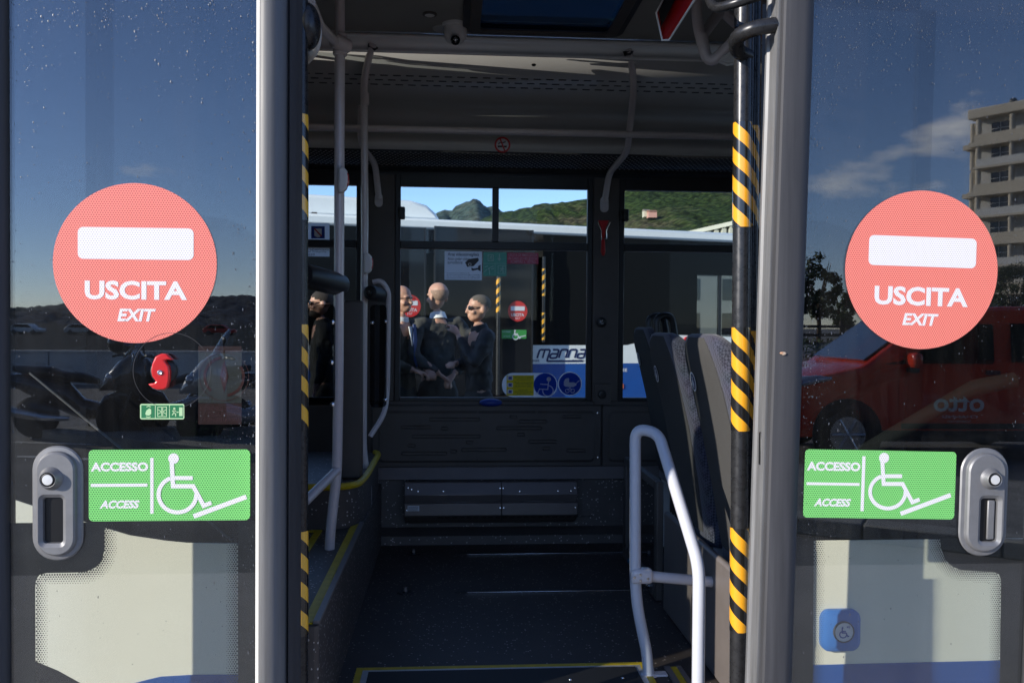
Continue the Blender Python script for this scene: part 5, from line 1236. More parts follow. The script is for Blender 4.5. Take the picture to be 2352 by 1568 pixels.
# lettering on the white band: slanted rounded strokes
def mstroke(mb, pts, w=.030, lift=.009): fb.stroke(mb, rounded2(pts), w, lift)
def rounded2(pts): return [(p.x, p.y) for p in rounded([(a, b, 0) for a, b in pts], .03, 4)]
L0, B0 = fx(1234), fz(1234, 822); hh = fz(1290, 803) - fz(1290, 822); lwid = (fx(1346) - L0) / 5.15
q = MB()
def gl(x, pts): mstroke(q, [(x + a * lwid + b * hh * .32, B0 + b * hh) for a, b in pts])
x = L0
gl(x, [(0, 0), (0, 1), (.55, 1), (.55, 0)]); gl(x, [(.5, 1), (1.1, 1), (1.1, 0), (1.1, -.38), (4.9, -.38)]); x += 1.3 * lwid
for ch in 'anna':
    if ch == 'a': gl(x, [(.08, 1), (.72, 1), (.72, 0), (0, 0), (0, .5), (.7, .5)])
    else: gl(x, [(0, 0), (0, 1), (.72, 1), (.72, 0)])
    x += .96 * lwid
q.build('company_name', M['navy'], pbz, clean=False)
q = MB(); fb.text(q, 'DAL 1946', fb.rc(1314, 825.5, 1342, 830.5), .009); fb.text(q, 'LINEE', fb.rc(1219, 825.5, 1239, 830.5), .009); q.build('small_lettering', M['navy'], pbz, clean=False)
q = MB(); u, v = fb.uv(1578, 783); fb.slab(q, circ(u, v, .075, 20), .004, .03); q.build('tail_light', M['sign_red'], pbz)
q = MB(); fb.slab(q, rrect(*fb.rc(1408, 881, 1431, 892), .01), .004, .02); q.build('side_marker', mat('orange_lens', (.75, .16, .01), .3), pbz)
q = MB(); fb.text(q, 'LINEE', fb.rc(1412, 846, 1440, 853), .008, bold=.02); q.build('white_lettering', M['paper'], pbz, clean=False)
for px in (830, 1480):
    q = MB(); q.lathe([(.2, 0), (.44, 0), (.48, .04), (.48, .2), (.4, .24)], fb.at(fx(px), .48, -.26), fb.n, 28); q.build('wheel', M['rubber'], pbz)
# pale building seen through the far windows on the right
pb2 = P(1655, 700, 60); bl = thing('pale_building', 'pale low building glimpsed through the parked bus window', 'building', (pb2.x, pb2.y, 0))
q = MB(); q.bb((pb2.x - 9, 60, 0), (pb2.x + 14, 72, 5.5)); q.build('wall', mat('pale_render', (.55, .58, .5), .8, var=.1, vscale=.4), bl)
q = MB(); q.bb((pb2.x - 9.3, 59.6, 5.5), (pb2.x + 14.3, 72.4, 5.9)); q.build('cornice', M['white_paint'], bl)
for k in range(8):
    for z in (1.0, 3.4):
        q = MB(); q.bb((pb2.x - 8 + k * 2.7, 59.95, z), (pb2.x - 6.9 + k * 2.7, 60.1, z + 1.5)); q.build('window', M['black_gloss'], bl)

# ------------------------------------------------------------------ people between the buses
skin_m = mat('skin', (.50, .27, .19), .5, var=.08, vscale=14); 
skin_m.node_tree.nodes['Principled BSDF'].inputs['Subsurface Weight'].default_value = .1
suit = mat('black_suit', (.024, .0235, .022), .85, var=.2, vscale=20, bump=.3, bscale=60)
coat_m = mat('dark_olive_coat', (.06, .05, .034), .9, var=.2, vscale=12, bump=.3, bscale=60)
shirt_m = mat('white_shirt', (.75, .75, .75), .7)
tie_m = mat('blue_tie', (.02, .05, .18), .6)
def to_obj(name, me, m, parent, loc=True):
    me.shade_smooth(); me.materials.clear(); me.materials.append(m); o = bpy.data.objects.new(name, me); COL.objects.link(o); o.parent = parent; return o
def skinmesh(verts, edges, radii, sub=2, extra=None, voxel=0, folds=0):
    me = bpy.data.meshes.new('s'); me.from_pydata(verts, edges, []); o = bpy.data.objects.new('s', me); COL.objects.link(o)
    md = o.modifiers.new('k', 'SKIN'); md.use_smooth_shade = True
    sv = me.skin_vertices[0].data
    for i, r in enumerate(radii): sv[i].radius = r if isinstance(r, tuple) else (r, r)
    sv[0].use_root = True
    s_ = o.modifiers.new('u', 'SUBSURF'); s_.levels = sub; s_.render_levels = sub
    dg = bpy.context.evaluated_depsgraph_get(); r = bpy.data.meshes.new_from_object(o.evaluated_get(dg), depsgraph=dg)
    bpy.data.objects.remove(o)
    if extra is not None:
        bm = bmesh.new(); bm.from_mesh(r)
        e = bpy.data.meshes.new('e'); e.from_pydata([tuple(v) for v in extra.v], [], extra.f); bm.from_mesh(e); bm.to_mesh(r); bm.free()
    if voxel:
        o = bpy.data.objects.new('s', r); COL.objects.link(o); rm = o.modifiers.new('r', 'REMESH'); rm.mode = 'VOXEL'; rm.voxel_size = voxel; sm = o.modifiers.new('m', 'SMOOTH'); sm.iterations = 2; sm.factor = .5
        if folds:
            tx = bpy.data.textures.new('folds', 'CLOUDS'); tx.noise_scale = .11; tx.noise_depth = 2; dm = o.modifiers.new('d', 'DISPLACE'); dm.texture = tx; dm.strength = folds; dm.mid_level = .5
        dg = bpy.context.evaluated_depsgraph_get(); r2 = bpy.data.meshes.new_from_object(o.evaluated_get(dg), depsgraph=dg); bpy.data.objects.remove(o); r = r2
    return r
def head_bits(q, c, s=1.0):
    """head facing -y about centre c (skull mid), s scales; height about .235"""
    c = Vector(c); E = lambda x, y, z, rx, ry, rz: q.ell(c + Vector((x, y, z)) * s, (rx * s, ry * s, rz * s), 16, 12)
    E(0, .012, .035, .077, .097, .083); E(0, -.012, -.028, .064, .076, .075); E(0, -.042, -.078, .042, .042, .033); E(0, -.02, -.065, .056, .05, .04)
    E(0, -.096, -.018, .012, .018, .026); E(0, -.106, -.030, .014, .013, .012); E(0, -.075, .018, .056, .022, .014)
    E(0, -.083, -.058, .025, .011, .008); E(0, -.082, -.069, .022, .011, .008)
    for sx in (-1, 1): E(.079 * sx, .018, -.012, .010, .022, .034); E(.045 * sx, -.06, -.03, .022, .022, .02)
def hand_bits(q, p, d, side):
    """a half closed hand at p, reaching along d"""
    p = Vector(p); d = Vector(d).normalized(); up = Vector((0, 0, 1)); w = d.cross(up); w = w.normalized() if w.length > .1 else Vector((1, 0, 0)); nn = w.cross(d)
    q.loft([[p + d * t + w * (math.cos(a) * ww) + nn * (math.sin(a) * .016) for a in [2 * math.pi * k / 10 for k in range(10)]] for t, ww in ((0, .026), (.03, .038), (.07, .042), (.09, .038))])
    for k, L in enumerate((.060, .070, .066, .050)):
        b = p + d * .08 + w * (-.030 + .02 * k); q.tube([b, b + d * L * .45 - nn * .006, b + d * L * .75 - nn * .026, b + d * L * .7 - nn * .048], .0085, 7)
    b = p + d * .03 + w * .036 * side; q.tube([b, b + d * .03 + w * .02 * side - nn * .01, b + d * .055 + w * .012 * side - nn * .03], .0095, 7)
def person(label, loc, rot, h, arms, coatm, tie=False, glasses=None, hair=None, long_coat=False, sunglass=None, look=0):
    t = thing('person', label, 'person', (0, 0, 0), 'men standing between the buses')
    k = h / 1.80
    sh = 1.47; hx = .095
    J = {'pel': (0, 0, .98), 'wa': (0, .005, 1.12), 'ch': (0, .0, 1.34), 'nk': (0, .012, 1.50), 'hd': (0, 0, 1.60)}
    Aj = {}
    for s in (-1, 1):
        if arms == 'behind': Aj[s] = [(.19 * s, .02, 1.45), (.265 * s, .10, 1.18), (.06 * s, .20, 1.02)]
        elif arms == 'front': Aj[s] = [(.19 * s, .02, 1.45), (.255 * s, .03, 1.17), (.09 * s, -.21, 1.08)]
        elif arms == 'chin' and s == 1: Aj[s] = [(.19 * s, .02, 1.45), (.24 * s, -.12, 1.20), (.06 * s, -.20, 1.44)]
        elif arms == 'chin': Aj[s] = [(.19 * s, .02, 1.45), (.25 * s, -.04, 1.18), (-.02, -.20, 1.20)]
        else: Aj[s] = [(.19 * s, .02, 1.45), (.25 * s, .03, 1.18), (.24 * s, -.05, .92)]
    def sc(v): return tuple(c * k for c in v)
    v = [J['pel'], J['wa'], J['ch'], J['nk'], (0, .008, 1.56)]; ed = [(0, 1), (1, 2), (2, 3), (3, 4)]; rd = [(.095, .07), (.105, .075), (.125, .085), .056, .052]
    for s in (-1, 1):
        b = len(v); a = Aj[s]; v += [(a[0][0] * .7, a[0][1], 1.44), a[0], a[1], a[2]]; ed += [(2, b), (b, b + 1), (b + 1, b + 2), (b + 2, b + 3)]; rd += [.06, .055, .042, .03]
        b = len(v); v += [(hx * s, 0, .90), (hx * 1.1 * s, -.01, .50), (hx * 1.1 * s, .02, .09), (hx * 1.2 * s, -.13, .04)]; ed += [(0, b), (b, b + 1), (b + 1, b + 2), (b + 2, b + 3)]; rd += [.066, .05, .042, .035]
    q = MB(); hr = Matrix.Rotation(look, 3, 'Z'); qq = MB(); head_bits(qq, (0, 0, 0)); q.add([hr @ p + Vector((0, 0, 1.665)) for p in qq.v], qq.f)
    for s in (-1, 1):
        a = Vector(Aj[s][2]); b = Vector(Aj[s][1]); hand_bits(q, a, (a - b), -s)
    q.v = [p * k for p in q.v]
    body = to_obj('body', skinmesh([sc(x) for x in v], ed, [tuple(c * k for c in r) if isinstance(r, tuple) else r * k for r in rd], 2, q, .0085), skin_m, t)
    # jacket
    v = [(0, .01, .86), (0, .01, 1.12), (0, .0, 1.34), (0, .015, 1.465)]; ed = [(0, 1), (1, 2), (2, 3)]; rd = [(.165, .12), (.155, .115), (.18, .125), (.085, .075)]
    if long_coat: v.append((0, .01, .62)); ed.append((0, 4)); rd.append((.185, .14))
    for s in (-1, 1):
        b = len(v); a = Aj[s]; e2 = Vector(a[1]).lerp(Vector(a[2]), .93); v += [(a[0][0] * .72, a[0][1], 1.435), a[0], tuple(Vector(a[0]).lerp(Vector(a[1]), .55)), a[1], tuple(e2)]; ed += [(2, b), (b, b + 1), (b + 1, b + 2), (b + 2, b + 3), (b + 3, b + 4)]; rd += [.085, .082, .066, .060, .043]
    to_obj('jacket', skinmesh([sc(x) for x in v], ed, [tuple(c * k for c in r) if isinstance(r, tuple) else r * k for r in rd], 2, None, .012, .05), coatm, t)
    v = [(0, .01, 1.06), (0, .01, .90)]; ed = [(0, 1)]; rd = [(.14, .11), (.17, .135)]
    for s in (-1, 1):
        b = len(v); v += [(hx * s, 0, .78), (hx * 1.1 * s, -.01, .5), (hx * 1.1 * s, .02, .06)]; ed += [(1, b), (b, b + 1), (b + 1, b + 2)]; rd += [.115, .09, .08]
    to_obj('trousers', skinmesh([sc(x) for x in v], ed, [tuple(c * k for c in r) if isinstance(r, tuple) else r * k for r in rd], 2, None, .014, .03), suit, t)
    q = MB(); q.lathe([(.080, -.025), (.074, .0), (.064, .035), (.060, .036), (.060, .0)], Vector((0, .012, 1.495)) * k, (0, -.25, 1), 24); q.build('collar', shirt_m if tie or arms == 'behind' else coatm, t, local=True)
    if tie:
        q = MB(); q.prism([Vector(p) * k for p in ((-.06, -.118, 1.44), (.06, -.118, 1.44), (0, -.135, 1.16))], (0, -.008, 0)); q.build('shirt_front', shirt_m, t, local=True)
        q = MB(); q.prism([Vector(p) * k for p in ((-.016, -.130, 1.46), (.016, -.130, 1.46), (.03, -.155, 1.16), (0, -.158, 1.10), (-.03, -.155, 1.16))], (0, -.008, 0)); q.build('tie', tie_m, t, local=True)
    hm = Matrix.Translation(Vector((0, 0, 1.665 * k))) @ hr.to_4x4()
    def onhead(q, name, m): q.v = [hm @ (p * k) for p in q.v]; return q.build(name, m, t, local=True)
    if sunglass:
        q = MB()
        for s in (-1, 1): q.ell((.034 * s, -.090, .004), (.030, .012, .019), 14, 8)
        onhead(q, 'sunglass_lenses', M['black_gloss']); q = MB(); q.tube([(-.072, .02, .008), (-.066, -.085, .010), (.066, -.085, .010), (.072, .02, .008)], .0045, 6); onhead(q, 'sunglass_frame', M['black_plastic'])
    if glasses:
        q = MB()
        for s in (-1, 1):
            pts = [(.034 * s + .027 * math.cos(RAD(a)), -.098, .004 + .019 * math.sin(RAD(a))) for a in range(0, 361, 30)]; q.tube(pts, .0022, 5)
        q.tube([(-.074, .02, .008), (-.064, -.094, .008)], .0024, 5); q.tube([(.074, .02, .008), (.064, -.094, .008)], .0024, 5); q.tube([(-.008, -.1, .006), (.008, -.1, .006)], .002, 5); onhead(q, 'glasses', M['black_plastic'])
    if hair:
        q = MB(); qq = MB(); qq.ell((0, .016, .036), (.081, .099, .085), 24, 16)
        keep = [i for i, p in enumerate(qq.v) if (p.z > .03 + (-.55 * (p.y - .0)) if hair == 'receding' else (p.z < .055 and p.y > .0 and p.z > -.035) if hair == 'stubble' else p.z > .012 - .35 * p.y) ]
        ks = set(keep); q.v = qq.v; q.f = [f for f in qq.f if all(i in ks for i in f)]
        onhead(q, 'hair', mat('short_hair_' + hair, (.10, .08, .065) if hair == 'receding' else (.30, .19, .14) if hair == 'stubble' else (.03, .022, .018), .9, var=.4, vscale=90))
        if hair == 'beard':
            q = MB(); q.ell((0, -.045, -.085), (.056, .058, .036), 16, 10); onhead(q, 'beard', mat('beard_hair', (.04, .03, .025), .9, var=.4, vscale=90))
    t.location = loc; t.rotation_euler = (0, 0, rot); return t
def stand(px, Y): p = P(px, 800, Y); return (p.x, Y, 0)
person('man in dark coat with glasses and blue tie at the window edge', stand(922, 7.5), RAD(55), 1.84, 'front', coat_m, tie=True, glasses=True, long_coat=True)
person('bald man in black suit seen from behind, hands behind his back', stand(1004, 7.65), RAD(205), 1.875, 'behind', mat('charcoal_suit', (.055, .054, .05), .85, var=.2, vscale=20, bump=.3, bscale=60), look=RAD(12), hair='stubble')
person('man with sunglasses and receding hair in black jacket facing left', stand(1098, 7.2), RAD(-72), 1.755, 'chin', mat('black_jacket', (.014, .014, .016), .7, var=.2, vscale=20, bump=.3, bscale=50), hair='receding', sunglass=True)
person('bearded man with sunglasses glimpsed at the left window', stand(736, 7.7), RAD(-80), 1.80, 'side', suit, hair='beard', sunglass=True)
# ------------------------------------------------------------------ behind the photographer (seen mirrored in the doors)
def on_ground(px, py):                    # mirrored ground point at a pixel
    d = ray(px, py); t = -EYE.z / d.z; p = EYE + d * t; return Vector((p.x, 2 * YD - p.y, 0))
wall_m = mat('sea_wall_concrete', (.66, .66, .64), .85, var=.15, vscale=.6)
a, b = on_ground(-900, 880), on_ground(1100, 884)
sw = thing('sea_wall', 'long low pale concrete wall behind the motorbikes', 'wall', (a + b) / 2)
dirw = (b - a).normalized(); ln = (b - a).length; nseg = int(ln / 2.5)
for k in range(nseg):
    p = a + dirw * (k * 2.5 + 1.25); q = MB(); q.box((0, 0, .39), (2.47, .3, .78)); q.box((0, 0, .80), (2.47, .36, .04))
    q.v = [Matrix.Rotation(math.atan2(dirw.y, dirw.x), 3, 'Z') @ v + p for v in q.v]; q.build('wall_block', wall_m, sw)
# quay behind the wall: dark ground cover line and a few parked cars
sea = MB(); sea.poly([(-2500, -30, .02), (-6, -30, .02), (-6, -1100, .02), (-2500, -1100, .02)])
tag(sea.build('water', mat('sea_water', (.008, .014, .02), .9, spec=.05)), kind='structure')
def small_car(label, px, py, m, rot):
    p = on_ground(px, py); t = thing('parked_car', label, 'car', (0, 0, 0), 'cars parked beyond the sea wall')
    pr = [(-2.0, .35), (2.0, .35), (2.05, .75), (1.2, .88), (.6, 1.38), (-1.1, 1.42), (-1.9, .95), (-2.05, .8)]
    q = MB(); q.prism([(x, -.8, z) for x, z in pr], (0, 1.6, 0)); q.build('body', m, t, local=True, bevel=.08)
    q = MB(); q.prism([(x, -.81, z) for x, z in ((1.05, .92), (.55, 1.3), (-1.05, 1.34), (-1.6, .95))], (0, 1.62, 0)); q.build('side_windows', M['black_gloss'], t, local=True)
    for x in (-1.25, 1.25):
        for y in (-.82, .66): q = MB(); q.lathe([(.15, 0), (.31, 0), (.32, .16), (.15, .16)], (x, y, .32), (0, 1, 0), 18); q.build('wheel', M['rubber'], t, local=True)
    t.location = p; t.rotation_euler = (0, 0, rot)
small_car('white car parked far off, left of the exit sticker mirrored', 62, 768, M['white_paint'], .1)
small_car('silver car parked far off beside the helmet mirrored', 190, 769, mat('silver_paint', (.45, .46, .48), .3, metal=.5), .05)
small_car('red car parked far off beyond the sea wall mirrored', 505, 770, M['sign_red'], .0)
# white bay lines and a kerb on the road behind the camera
line_m = mat('road_paint', (.55, .55, .53), .8, var=.3, vscale=6)
for k, (p0, p1) in enumerate((((40, 1048), (330, 1060)), ((30, 1015), (240, 1022)))):
    a, b = on_ground(*p0), on_ground(*p1); d = (b - a).normalized(); nn = Vector((-d.y, d.x, 0)) * .06
    q = MB(); q.poly([a + nn + Vector((0, 0, .004)), b + nn + Vector((0, 0, .004)), b - nn + Vector((0, 0, .004)), a - nn + Vector((0, 0, .004))]); tag(q.build('bay_line', line_m), kind='structure')
kerb_m = mat('kerb_stone', (.30, .30, .28), .8, var=.2, vscale=4, bump=.3, bscale=80)
a, b = on_ground(1700, 1210), on_ground(2700, 1330)
kb = thing('kerb', 'pale stone kerb of the pavement crossing the foot of the right door', 'kerb', (a + b) / 2)
d = (b - a).normalized(); rz = Matrix.Rotation(math.atan2(d.y, d.x), 3, 'Z'); kl = .85
for k in range(-3, int((b - a).length / kl) + 3):
    p = a + d * (k * kl); q = MB(); q.box((kl / 2, -.12, .06), (kl - .012, .24, .12)); q.v = [rz @ v + p for v in q.v]; q.build('kerb_stone', kerb_m, kb, bevel=.012)
nn = Vector((d.y, -d.x, 0)); q = MB(); A, B = a - d * 3, b + d * 3
slab_m = mat('paving', (.22, .215, .20), .8, var=.25, vscale=3, bump=.3, bscale=100)
A, B = a - d * 9, b + d * 9
q.prism([A + nn * .245, B + nn * .245, B + nn * 2.6, A + nn * 2.6], (0, 0, .115)); tag(q.build('pavement', slab_m), kind='structure')

# --- scooters
sil = mat('silver_fairing', (.42, .43, .45), .25, metal=.6, coat=.5); blk = mat('black_fairing', (.03, .03, .033), .16, coat=.8); tyre_m = mat('tyre', (.012, .012, .012), .8)
def scooter(label, loc, rot, fair, tall_screen=True, helmet=False):
    t = thing('motor_scooter', label, 'scooter', (0, 0, 0), 'scooters parked behind the photographer')
    # +x is forward
    for nm, x, r, w in (('front_wheel', .72, .28, .11), ('rear_wheel', -.62, .27, .14)):
        q = MB(); q.lathe([(r * .62, -w / 2), (r * .9, -w / 2), (r, -w * .25), (r, w * .25), (r * .9, w / 2), (r * .62, w / 2)], (x, 0, r), (0, 1, 0), 30); wo = q.build(nm, tyre_m, t, local=True)
        q = MB(); q.lathe([(.05, -w * .3), (.05, w * .3)], (x, 0, r), (0, 1, 0), 14)
        for k in range(5): a_ = 2 * math.pi * k / 5; q.tube([(x, 0, r), (x + math.cos(a_) * r * .66, 0, r + math.sin(a_) * r * .66)], .02, 6)
        q.lathe([(r * .60, -w * .4), (r * .66, -w * .4), (r * .66, w * .4), (r * .60, w * .4)], (x, 0, r), (0, 1, 0), 26); q.build('rim', sil, wo, local=True)
    q = MB(); q.tube([(.72, -.09, .28), (.52, -.09, .75)], .025, 8); q.tube([(.72, .09, .28), (.52, .09, .75)], .025, 8); q.tube([(.56, 0, .66), (.44, 0, 1.02)], .03, 8); q.build('fork', M['black_tube'], t, local=True)
    q = MB(); q.loft([[(.62 + dx, y, z) for y, z in circ(0, zz, wy, 16, wz_)] for dx, zz, wy, wz_ in ((.34, .66, .03, .03), (.24, .74, .10, .11), (.10, .82, .17, .20), (-.02, .84, .20, .27), (-.12, .80, .21, .34), (-.2, .76, .17, .30))]); q.build('front_fairing', fair, t, local=True, angle=60)
    q = MB(); q.loft([[(x, y, z) for y, z in circ(0, zz, wy, 16, wz_)] for x, zz, wy, wz_ in ((.42, .40, .12, .12), (.2, .33, .18, .10), (-.05, .36, .19, .14), (-.25, .52, .18, .22), (-.5, .62, .17, .18), (-.8, .72, .13, .11), (-1.0, .78, .07, .05))]); q.build('body', fair, t, local=True, angle=60)
    q = MB(); q.loft([[(x, y, z) for y, z in circ(0, zz, wy, 14, wz_)] for x, zz, wy, wz_ in ((.12, .72, .10, .04), (-.05, .77, .16, .07), (-.3, .79, .17, .07), (-.42, .84, .16, .08), (-.75, .88, .13, .06), (-.88, .90, .08, .04))]); q.build('saddle', M['black_plastic'], t, local=True, angle=60)
    q = MB(); q.loft([[(x, y, z) for y, z in circ(0, zz, wy, 14, wz_)] for x, zz, wy, wz_ in ((.98, .42, .04, .02), (.9, .52, .07, .05), (.74, .58, .08, .05), (.56, .56, .07, .04))]); q.build('mudguard', fair, t, local=True, angle=60)
    q = MB(); q.tube(rounded([(.34, -.34, 1.06), (.42, -.2, 1.08), (.46, 0, 1.04), (.42, .2, 1.08), (.34, .34, 1.06)], .08), .016, 8); q.build('handlebar', M['black_tube'], t, local=True)
    for s in (-1, 1):
        q = MB(); q.tube([(.44, .2 * s, 1.09), (.46, .30 * s, 1.25)], .008, 6); q.ell((.45, .33 * s, 1.29), (.025, .075, .045), 12, 8); q.build('mirror', M['black_plastic'], t, local=True)
        q = MB(); q.ell((.845, .085 * s, .80), (.05, .06, .055), 14, 10); q.build('headlight', mat('lamp_glass', (.6, .62, .66), .08, metal=.7), t, local=True)
    if tall_screen:
        q = MB(); rows = []
        for z, x, w_ in ((.95, .66, .20), (1.1, .60, .24), (1.28, .50, .23), (1.42, .40, .16)):
            rows.append([(x - .10 * (y / .24) ** 2, y, z) for y in [w_ * (i / 4 - 1) for i in range(9)]])
        for j in range(3):
            for i in range(8): q.add([rows[j][i], rows[j][i + 1], rows[j + 1][i + 1], rows[j + 1][i]], [(0, 1, 2, 3)])
        q.build('windscreen', glass('screen_glass', (.75, .78, .8), 1.6), t, local=True, clean=False, angle=60)
    q = MB(); q.box((-.98, 0, .76), (.05, .16, .07)); q.build('tail_light', M['red'], t, local=True, bevel=.015)
    q = MB(); q.box((-1.0, 0, .55), (.02, .17, .17)); q.build('number_plate', M['paper_dim'], t, local=True)
    q = MB(); q.tube([(-.2, .2, .26), (-.5, .22, .28), (-.92, .24, .38)], .05, 10, radii=[.03, .055, .06]); q.build('exhaust', M['steel'], t, local=True)
    q = MB(); q.tube([(-.05, -.12, .3), (-.02, -.22, .02)], .014, 6); q.build('side_stand', M['black_tube'], t, local=True)
    if helmet:
        q = MB(); q.ell((.36, -.02, 1.22), (.15, .125, .14), 18, 12); hl = q.build('helmet', blk, t, local=True); q = MB(); q.ell((.43, -.02, 1.22), (.10, .115, .06), 14, 8); q.build('visor', M['sign_blue'], hl, local=True)
    t.location = loc; t.rotation_euler = (0, 0, rot); return t
s1 = scooter('black scooter with helmet on its handlebar, leftmost in the left door', on_ground(205, 1002), RAD(-12), blk, False, True)
s2 = scooter('dark scooter with round fairing in the middle of the left door', on_ground(415, 1004), RAD(160), blk, True)
s3 = scooter('silver scooter with tall clear windscreen near the left door stile', on_ground(600, 1016), RAD(164), sil, True)

# --- the red van
vp = on_ground(1940, 1066) + Vector((1.30, -.05, 0))
van = thing('delivery_van', 'bright red delivery van mirrored in the right door', 'van', (0, 0, 0))
vred = mat('van_red_paint', (.62, .04, .012), .22, coat=.8, var=.03, vscale=2)
# local: nose towards -x, facing side is +y (towards the bus)
prof = [(-1.88, .28), (-1.93, .45), (-1.90, .72), (-1.78, .90), (-1.05, 1.06), (-.98, 1.10), (-.28, 1.62), (-.05, 1.70), (.6, 1.74), (1.9, 1.74), (1.98, 1.65), (2.0, .9), (1.98, .3)]
q = MB(); ringsv = []
for y, ins_ in ((-.84, .0), (-.80, .02), (.80, .02), (.84, .0)):
    pass
def vsec(y, s):
    out = []
    for x, z in prof: out.append((x * (1 - .02 * s), y * (1 - max(0, z - 1.0) * .10), z - (.02 * s if z > 1 else 0)))
    return out
q.loft([vsec(-.84, 1), vsec(-.80, 0), vsec(0, 0), vsec(.80, 0), vsec(.84, 1)]); vb = q.build('body', vred, van, local=True, angle=40)
bv = vb.modifiers.new('bevel', 'BEVEL'); bv.width = .03; bv.segments = 3; bv.limit_method = 'ANGLE'; bv.angle_limit = RAD(30)
def vside(name, pts, m, off=.004, parent=van, th=.012, bev=0):
    q = MB(); q.prism([(x, .85 * (1 - max(0, z - 1.0) * .10) + off, z) for x, z in pts], (0, -th, 0)); return q.build(name, m, parent, local=True, bevel=bev)
vglass = mat('van_window', (.012, .014, .016), .03, spec=.8)
q = MB(); q.prism([(-.97, -.74, 1.125), (-.97, .74, 1.125), (-.30, .70, 1.615), (-.30, -.70, 1.615)], (-.012, 0, .012)); q.build('windscreen', mat('windscreen_blue', (.05, .07, .11), .04, spec=1, coat=1), van, local=True)
dr = vside('front_door', rounded2([(-.62, .38), (.52, .38), (.52, 1.60), (-.02, 1.60), (-.62, 1.16)]), vred, .006)
vside('door_window', rounded2([(-.50, 1.10), (.44, 1.10), (.44, 1.54), (.04, 1.54), (-.50, 1.16)]), vglass, .012, dr)
vside('quarter_window', [(-.80, 1.09), (-.56, 1.09), (-.56, 1.14)], vglass, .008)
vside('rear_window', rounded2([(.64, 1.12), (1.75, 1.12), (1.75, 1.55), (.64, 1.55)]), vglass, .008)
vside('door_handle', rounded2([(.34, .98), (.50, .98), (.50, 1.03), (.34, 1.03)]), M['black_plastic'], .03, dr, .03)
vside('side_moulding', [(-.60, .38), (1.4, .38), (1.4, .44), (-.60, .44)], M['black_plastic'], .016)
vside('sill', [(-.85, .24), (.95, .24), (.95, .36), (-.85, .36)], M['black_plastic'], .010)
q = MB(); q.box((-.52, .98, 1.14), (.11, .20, .17)); mr_ = q.build('mirror', vred, van, local=True, bevel=.04); q = MB(); q.box((-.50, .90, 1.03), (.10, .14, .06)); q.build('mirror_foot', M['black_plastic'], mr_, local=True, bevel=.02)
for s in (1, -1):
    q = MB(); q.loft([[(x, s * y, z) for y, z in circ(yy, zz, ry_, 14, rz_)] for x, yy, zz, ry_, rz_ in ((-1.9, .60, .80, .10, .05), (-1.86, .66, .82, .15, .085), (-1.70, .72, .87, .13, .075), (-1.52, .80, .915, .06, .05), (-1.38, .835, .93, .02, .02))]); q.build('headlight', mat('headlamp', (.45, .5, .55), .05, metal=.7, coat=1), van, local=True)
q = MB(); q.box((-1.90, 0, .42), (.10, 1.5, .20)); q.build('bumper', vred, van, local=True, bevel=.05)
q = MB(); q.box((-1.93, 0, .62), (.04, .8, .12)); q.build('grille', M['black_plastic'], van, local=True, bevel=.02)
for x in (-1.20, 1.25):
    q = MB(); q.lathe([(.35, 0), (.39, .0), (.39, .02), (.35, .02)], (x, .832, .32), (0, 1, 0), 32); q.prism([(x + .355 * math.cos(RAD(a)), .82, .32 + .355 * math.sin(RAD(a))) for a in range(0, 360, 12)], (0, .026, 0)); q.build('wheel_arch', M['black_plastic'], van, local=True)
    q = MB(); q.lathe([(.19, 0), (.29, .0), (.31, -.04), (.31, -.16), (.19, -.16)], (x, .865, .31), (0, 1, 0), 32); wo = q.build('wheel', tyre_m, van, local=True)
    q = MB(); q.lathe([(.05, .012), (.05, -.02)], (x, .86, .31), (0, 1, 0), 14)
    for k in range(6): a_ = 2 * math.pi * k / 6; q.tube([(x, .862, .31), (x + .19 * math.cos(a_), .858, .31 + .19 * math.sin(a_))], .026, 8)
    q.lathe([(.17, .004), (.20, .004), (.20, -.05), (.17, -.05)], (x, .862, .31), (0, 1, 0), 30); q.build('rim', sil, wo, local=True)
    q = MB(); q.lathe([(.15, 0), (.31, 0), (.31, .16), (.15, .16)], (x, -.84, .31), (0, 1, 0), 20); q.build('wheel', tyre_m, van, local=True)
fv = Fr((0, .864, 0), (-1, 0, 0), (0, 0, 1))
q = MB(); lt = mat('white_lettering', (.62, .62, .60), .85)
fv.text(q, 'otto', (-.325, .57, .245, .745), 0, bold=.02); q.build('lettering', lt, van, local=True, clean=False)
q = MB(); fv.text(q, 'CHANNEL', (-.25, .50, .17, .532), 0); fv.text(q, 'FANNED RED', (-.17, .455, .09, .475), 0); q.build('small_lettering', lt, van, local=True, clean=False)
van.location = vp; van.rotation_euler = (0, 0, RAD(2)); van.location.y -= .85

# --- apartment block far behind on the right
Yv = 108.0
c0 = Vm(2218, 600, Yv); ztop_ = Vm(2260, 262, Yv).z
ab = thing('apartment_block', 'tall cream apartment block with columned balconies, mirrored in the right door', 'building', (0, 0, 0))
stone = mat('cream_stone', (.62, .54, .42), .8, var=.06, vscale=.3); wallm = mat('white_render', (.66, .64, .60), .8, var=.06, vscale=.3)
X0b, X1b, Yf = 1.6, 36, 0
q = MB(); q.bb((X0b, Yf - 14, 0), (X1b, Yf, ztop_ - 1.2)); q.build('wall', wallm, ab, local=True)
fh_ = 3.1; nf = int(ztop_ / fh_)
q = MB(); q.bb((X0b - .8, Yf - 14.5, ztop_ - 1.2), (X1b + .5, Yf + 1.8, ztop_)); q.build('parapet', stone, ab, local=True, bevel=.1)
q = MB(); q.bb((X0b - 1.6, Yf - 9, 0), (X0b - .001, Yf - 1, ztop_ - 2.4)); q.build('corner_tower', stone, ab, local=True)
winm = M['black_gloss']
wmesh = None
